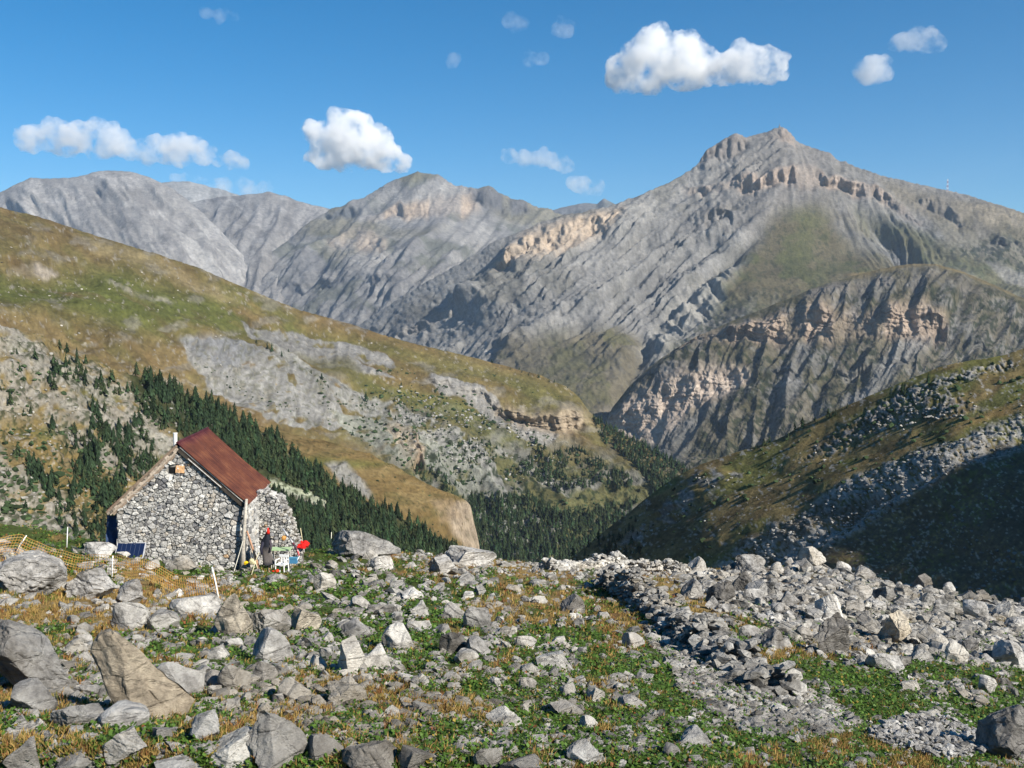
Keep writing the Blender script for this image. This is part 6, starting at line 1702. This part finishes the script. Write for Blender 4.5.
cloud([(563, 29, 10)], .0006, 'very faint round wisp near the top edge at the centre', 11)
cloud([(206, 13, 6), (222, 16, 7), (234, 18, 5)], .0005, 'very faint thin wisp near the top edge on the left', 12)
cloud([(452, 62, 7)], .0005, 'very faint small wisp alone in the sky above the pyramid mountain', 13)
HAZE = 2.7e-5
# ================================================================== camera, sun, sky, air
cam_d = bpy.data.cameras.new('camera'); cam = bpy.data.objects.new('camera', cam_d); C.objects.link(cam)
cam_d.sensor_width = 36; cam_d.lens = 36 * F / 1024
cam_d.clip_start = .1; cam_d.clip_end = 80000
cam.rotation_euler = (math.pi / 2 - PITCH, 0, 0)
bpy.context.scene.camera = cam

sun_d = bpy.data.lights.new('sun', 'SUN'); sun = bpy.data.objects.new('sun', sun_d); C.objects.link(sun)
sun_d.energy = 5.0; sun_d.angle = math.radians(.53); sun_d.color = (1, .93, .82)
sun.rotation_euler = Vector(SUN_DIR).to_track_quat('Z', 'Y').to_euler()

w = bpy.data.worlds.new('World'); bpy.context.scene.world = w; w.use_nodes = True
nt = w.node_tree; bg = nt.nodes['Background']
sky = nt.nodes.new('ShaderNodeTexSky'); sky.sky_type = 'NISHITA'; sky.sun_disc = False
sky.sun_elevation = SUN_EL
sky.sun_rotation = math.pi - SUN_AZ          # azimuth from +Y clockwise
sky.altitude = 2100; sky.air_density = 1.0; sky.dust_density = .4; sky.ozone_density = 2.5
hs = nt.nodes.new('ShaderNodeHueSaturation'); hs.inputs['Saturation'].default_value = 1.45; hs.inputs['Value'].default_value = 1.2; hs.inputs['Hue'].default_value = .494
nt.links.new(sky.outputs[0], hs.inputs['Color']); nt.links.new(hs.outputs[0], bg.inputs[0]); bg.inputs[1].default_value = .062

sc = bpy.context.scene
sc.view_settings.view_transform = 'Standard'; sc.view_settings.look = 'None'
sc.view_settings.exposure = 0.78; sc.view_settings.gamma = 1
sc.cycles.max_bounces = 12; sc.cycles.diffuse_bounces = 3; sc.cycles.transparent_max_bounces = 12

# air: pale even haze round the whole scene
mnb = np.array([1e9] * 3); mxb = -mnb
for o in C.objects:
    if o.type == 'MESH' and not o.name.startswith('cloud'):
        bb = np.array([list(o.matrix_world @ Vector(c)) for c in o.bound_box]); mnb = np.minimum(mnb, bb.min(0)); mxb = np.maximum(mxb, bb.max(0))
mnb = mnb - 20; mnb[1] = min(mnb[1], -300); mxb = mxb + 20; mxb[2] += 10
mb = MB(); mb.box((mnb + mxb) / 2, mxb - mnb)
mh = bpy.data.materials.new('haze_air'); mh.use_nodes = True; nt = mh.node_tree; nt.nodes.clear()
ou = nt.nodes.new('ShaderNodeOutputMaterial'); pv = nt.nodes.new('ShaderNodeVolumePrincipled')
pv.inputs['Color'].default_value = (.62, .78, 1, 1); pv.inputs['Density'].default_value = HAZE; pv.inputs['Anisotropy'].default_value = .2
nt.links.new(pv.outputs[0], ou.inputs['Volume'])
tag(mb.build('haze', mh), 'thin blue air haze over the whole valley', 'haze', kind='stuff')
sc.cycles.volume_bounces = 8
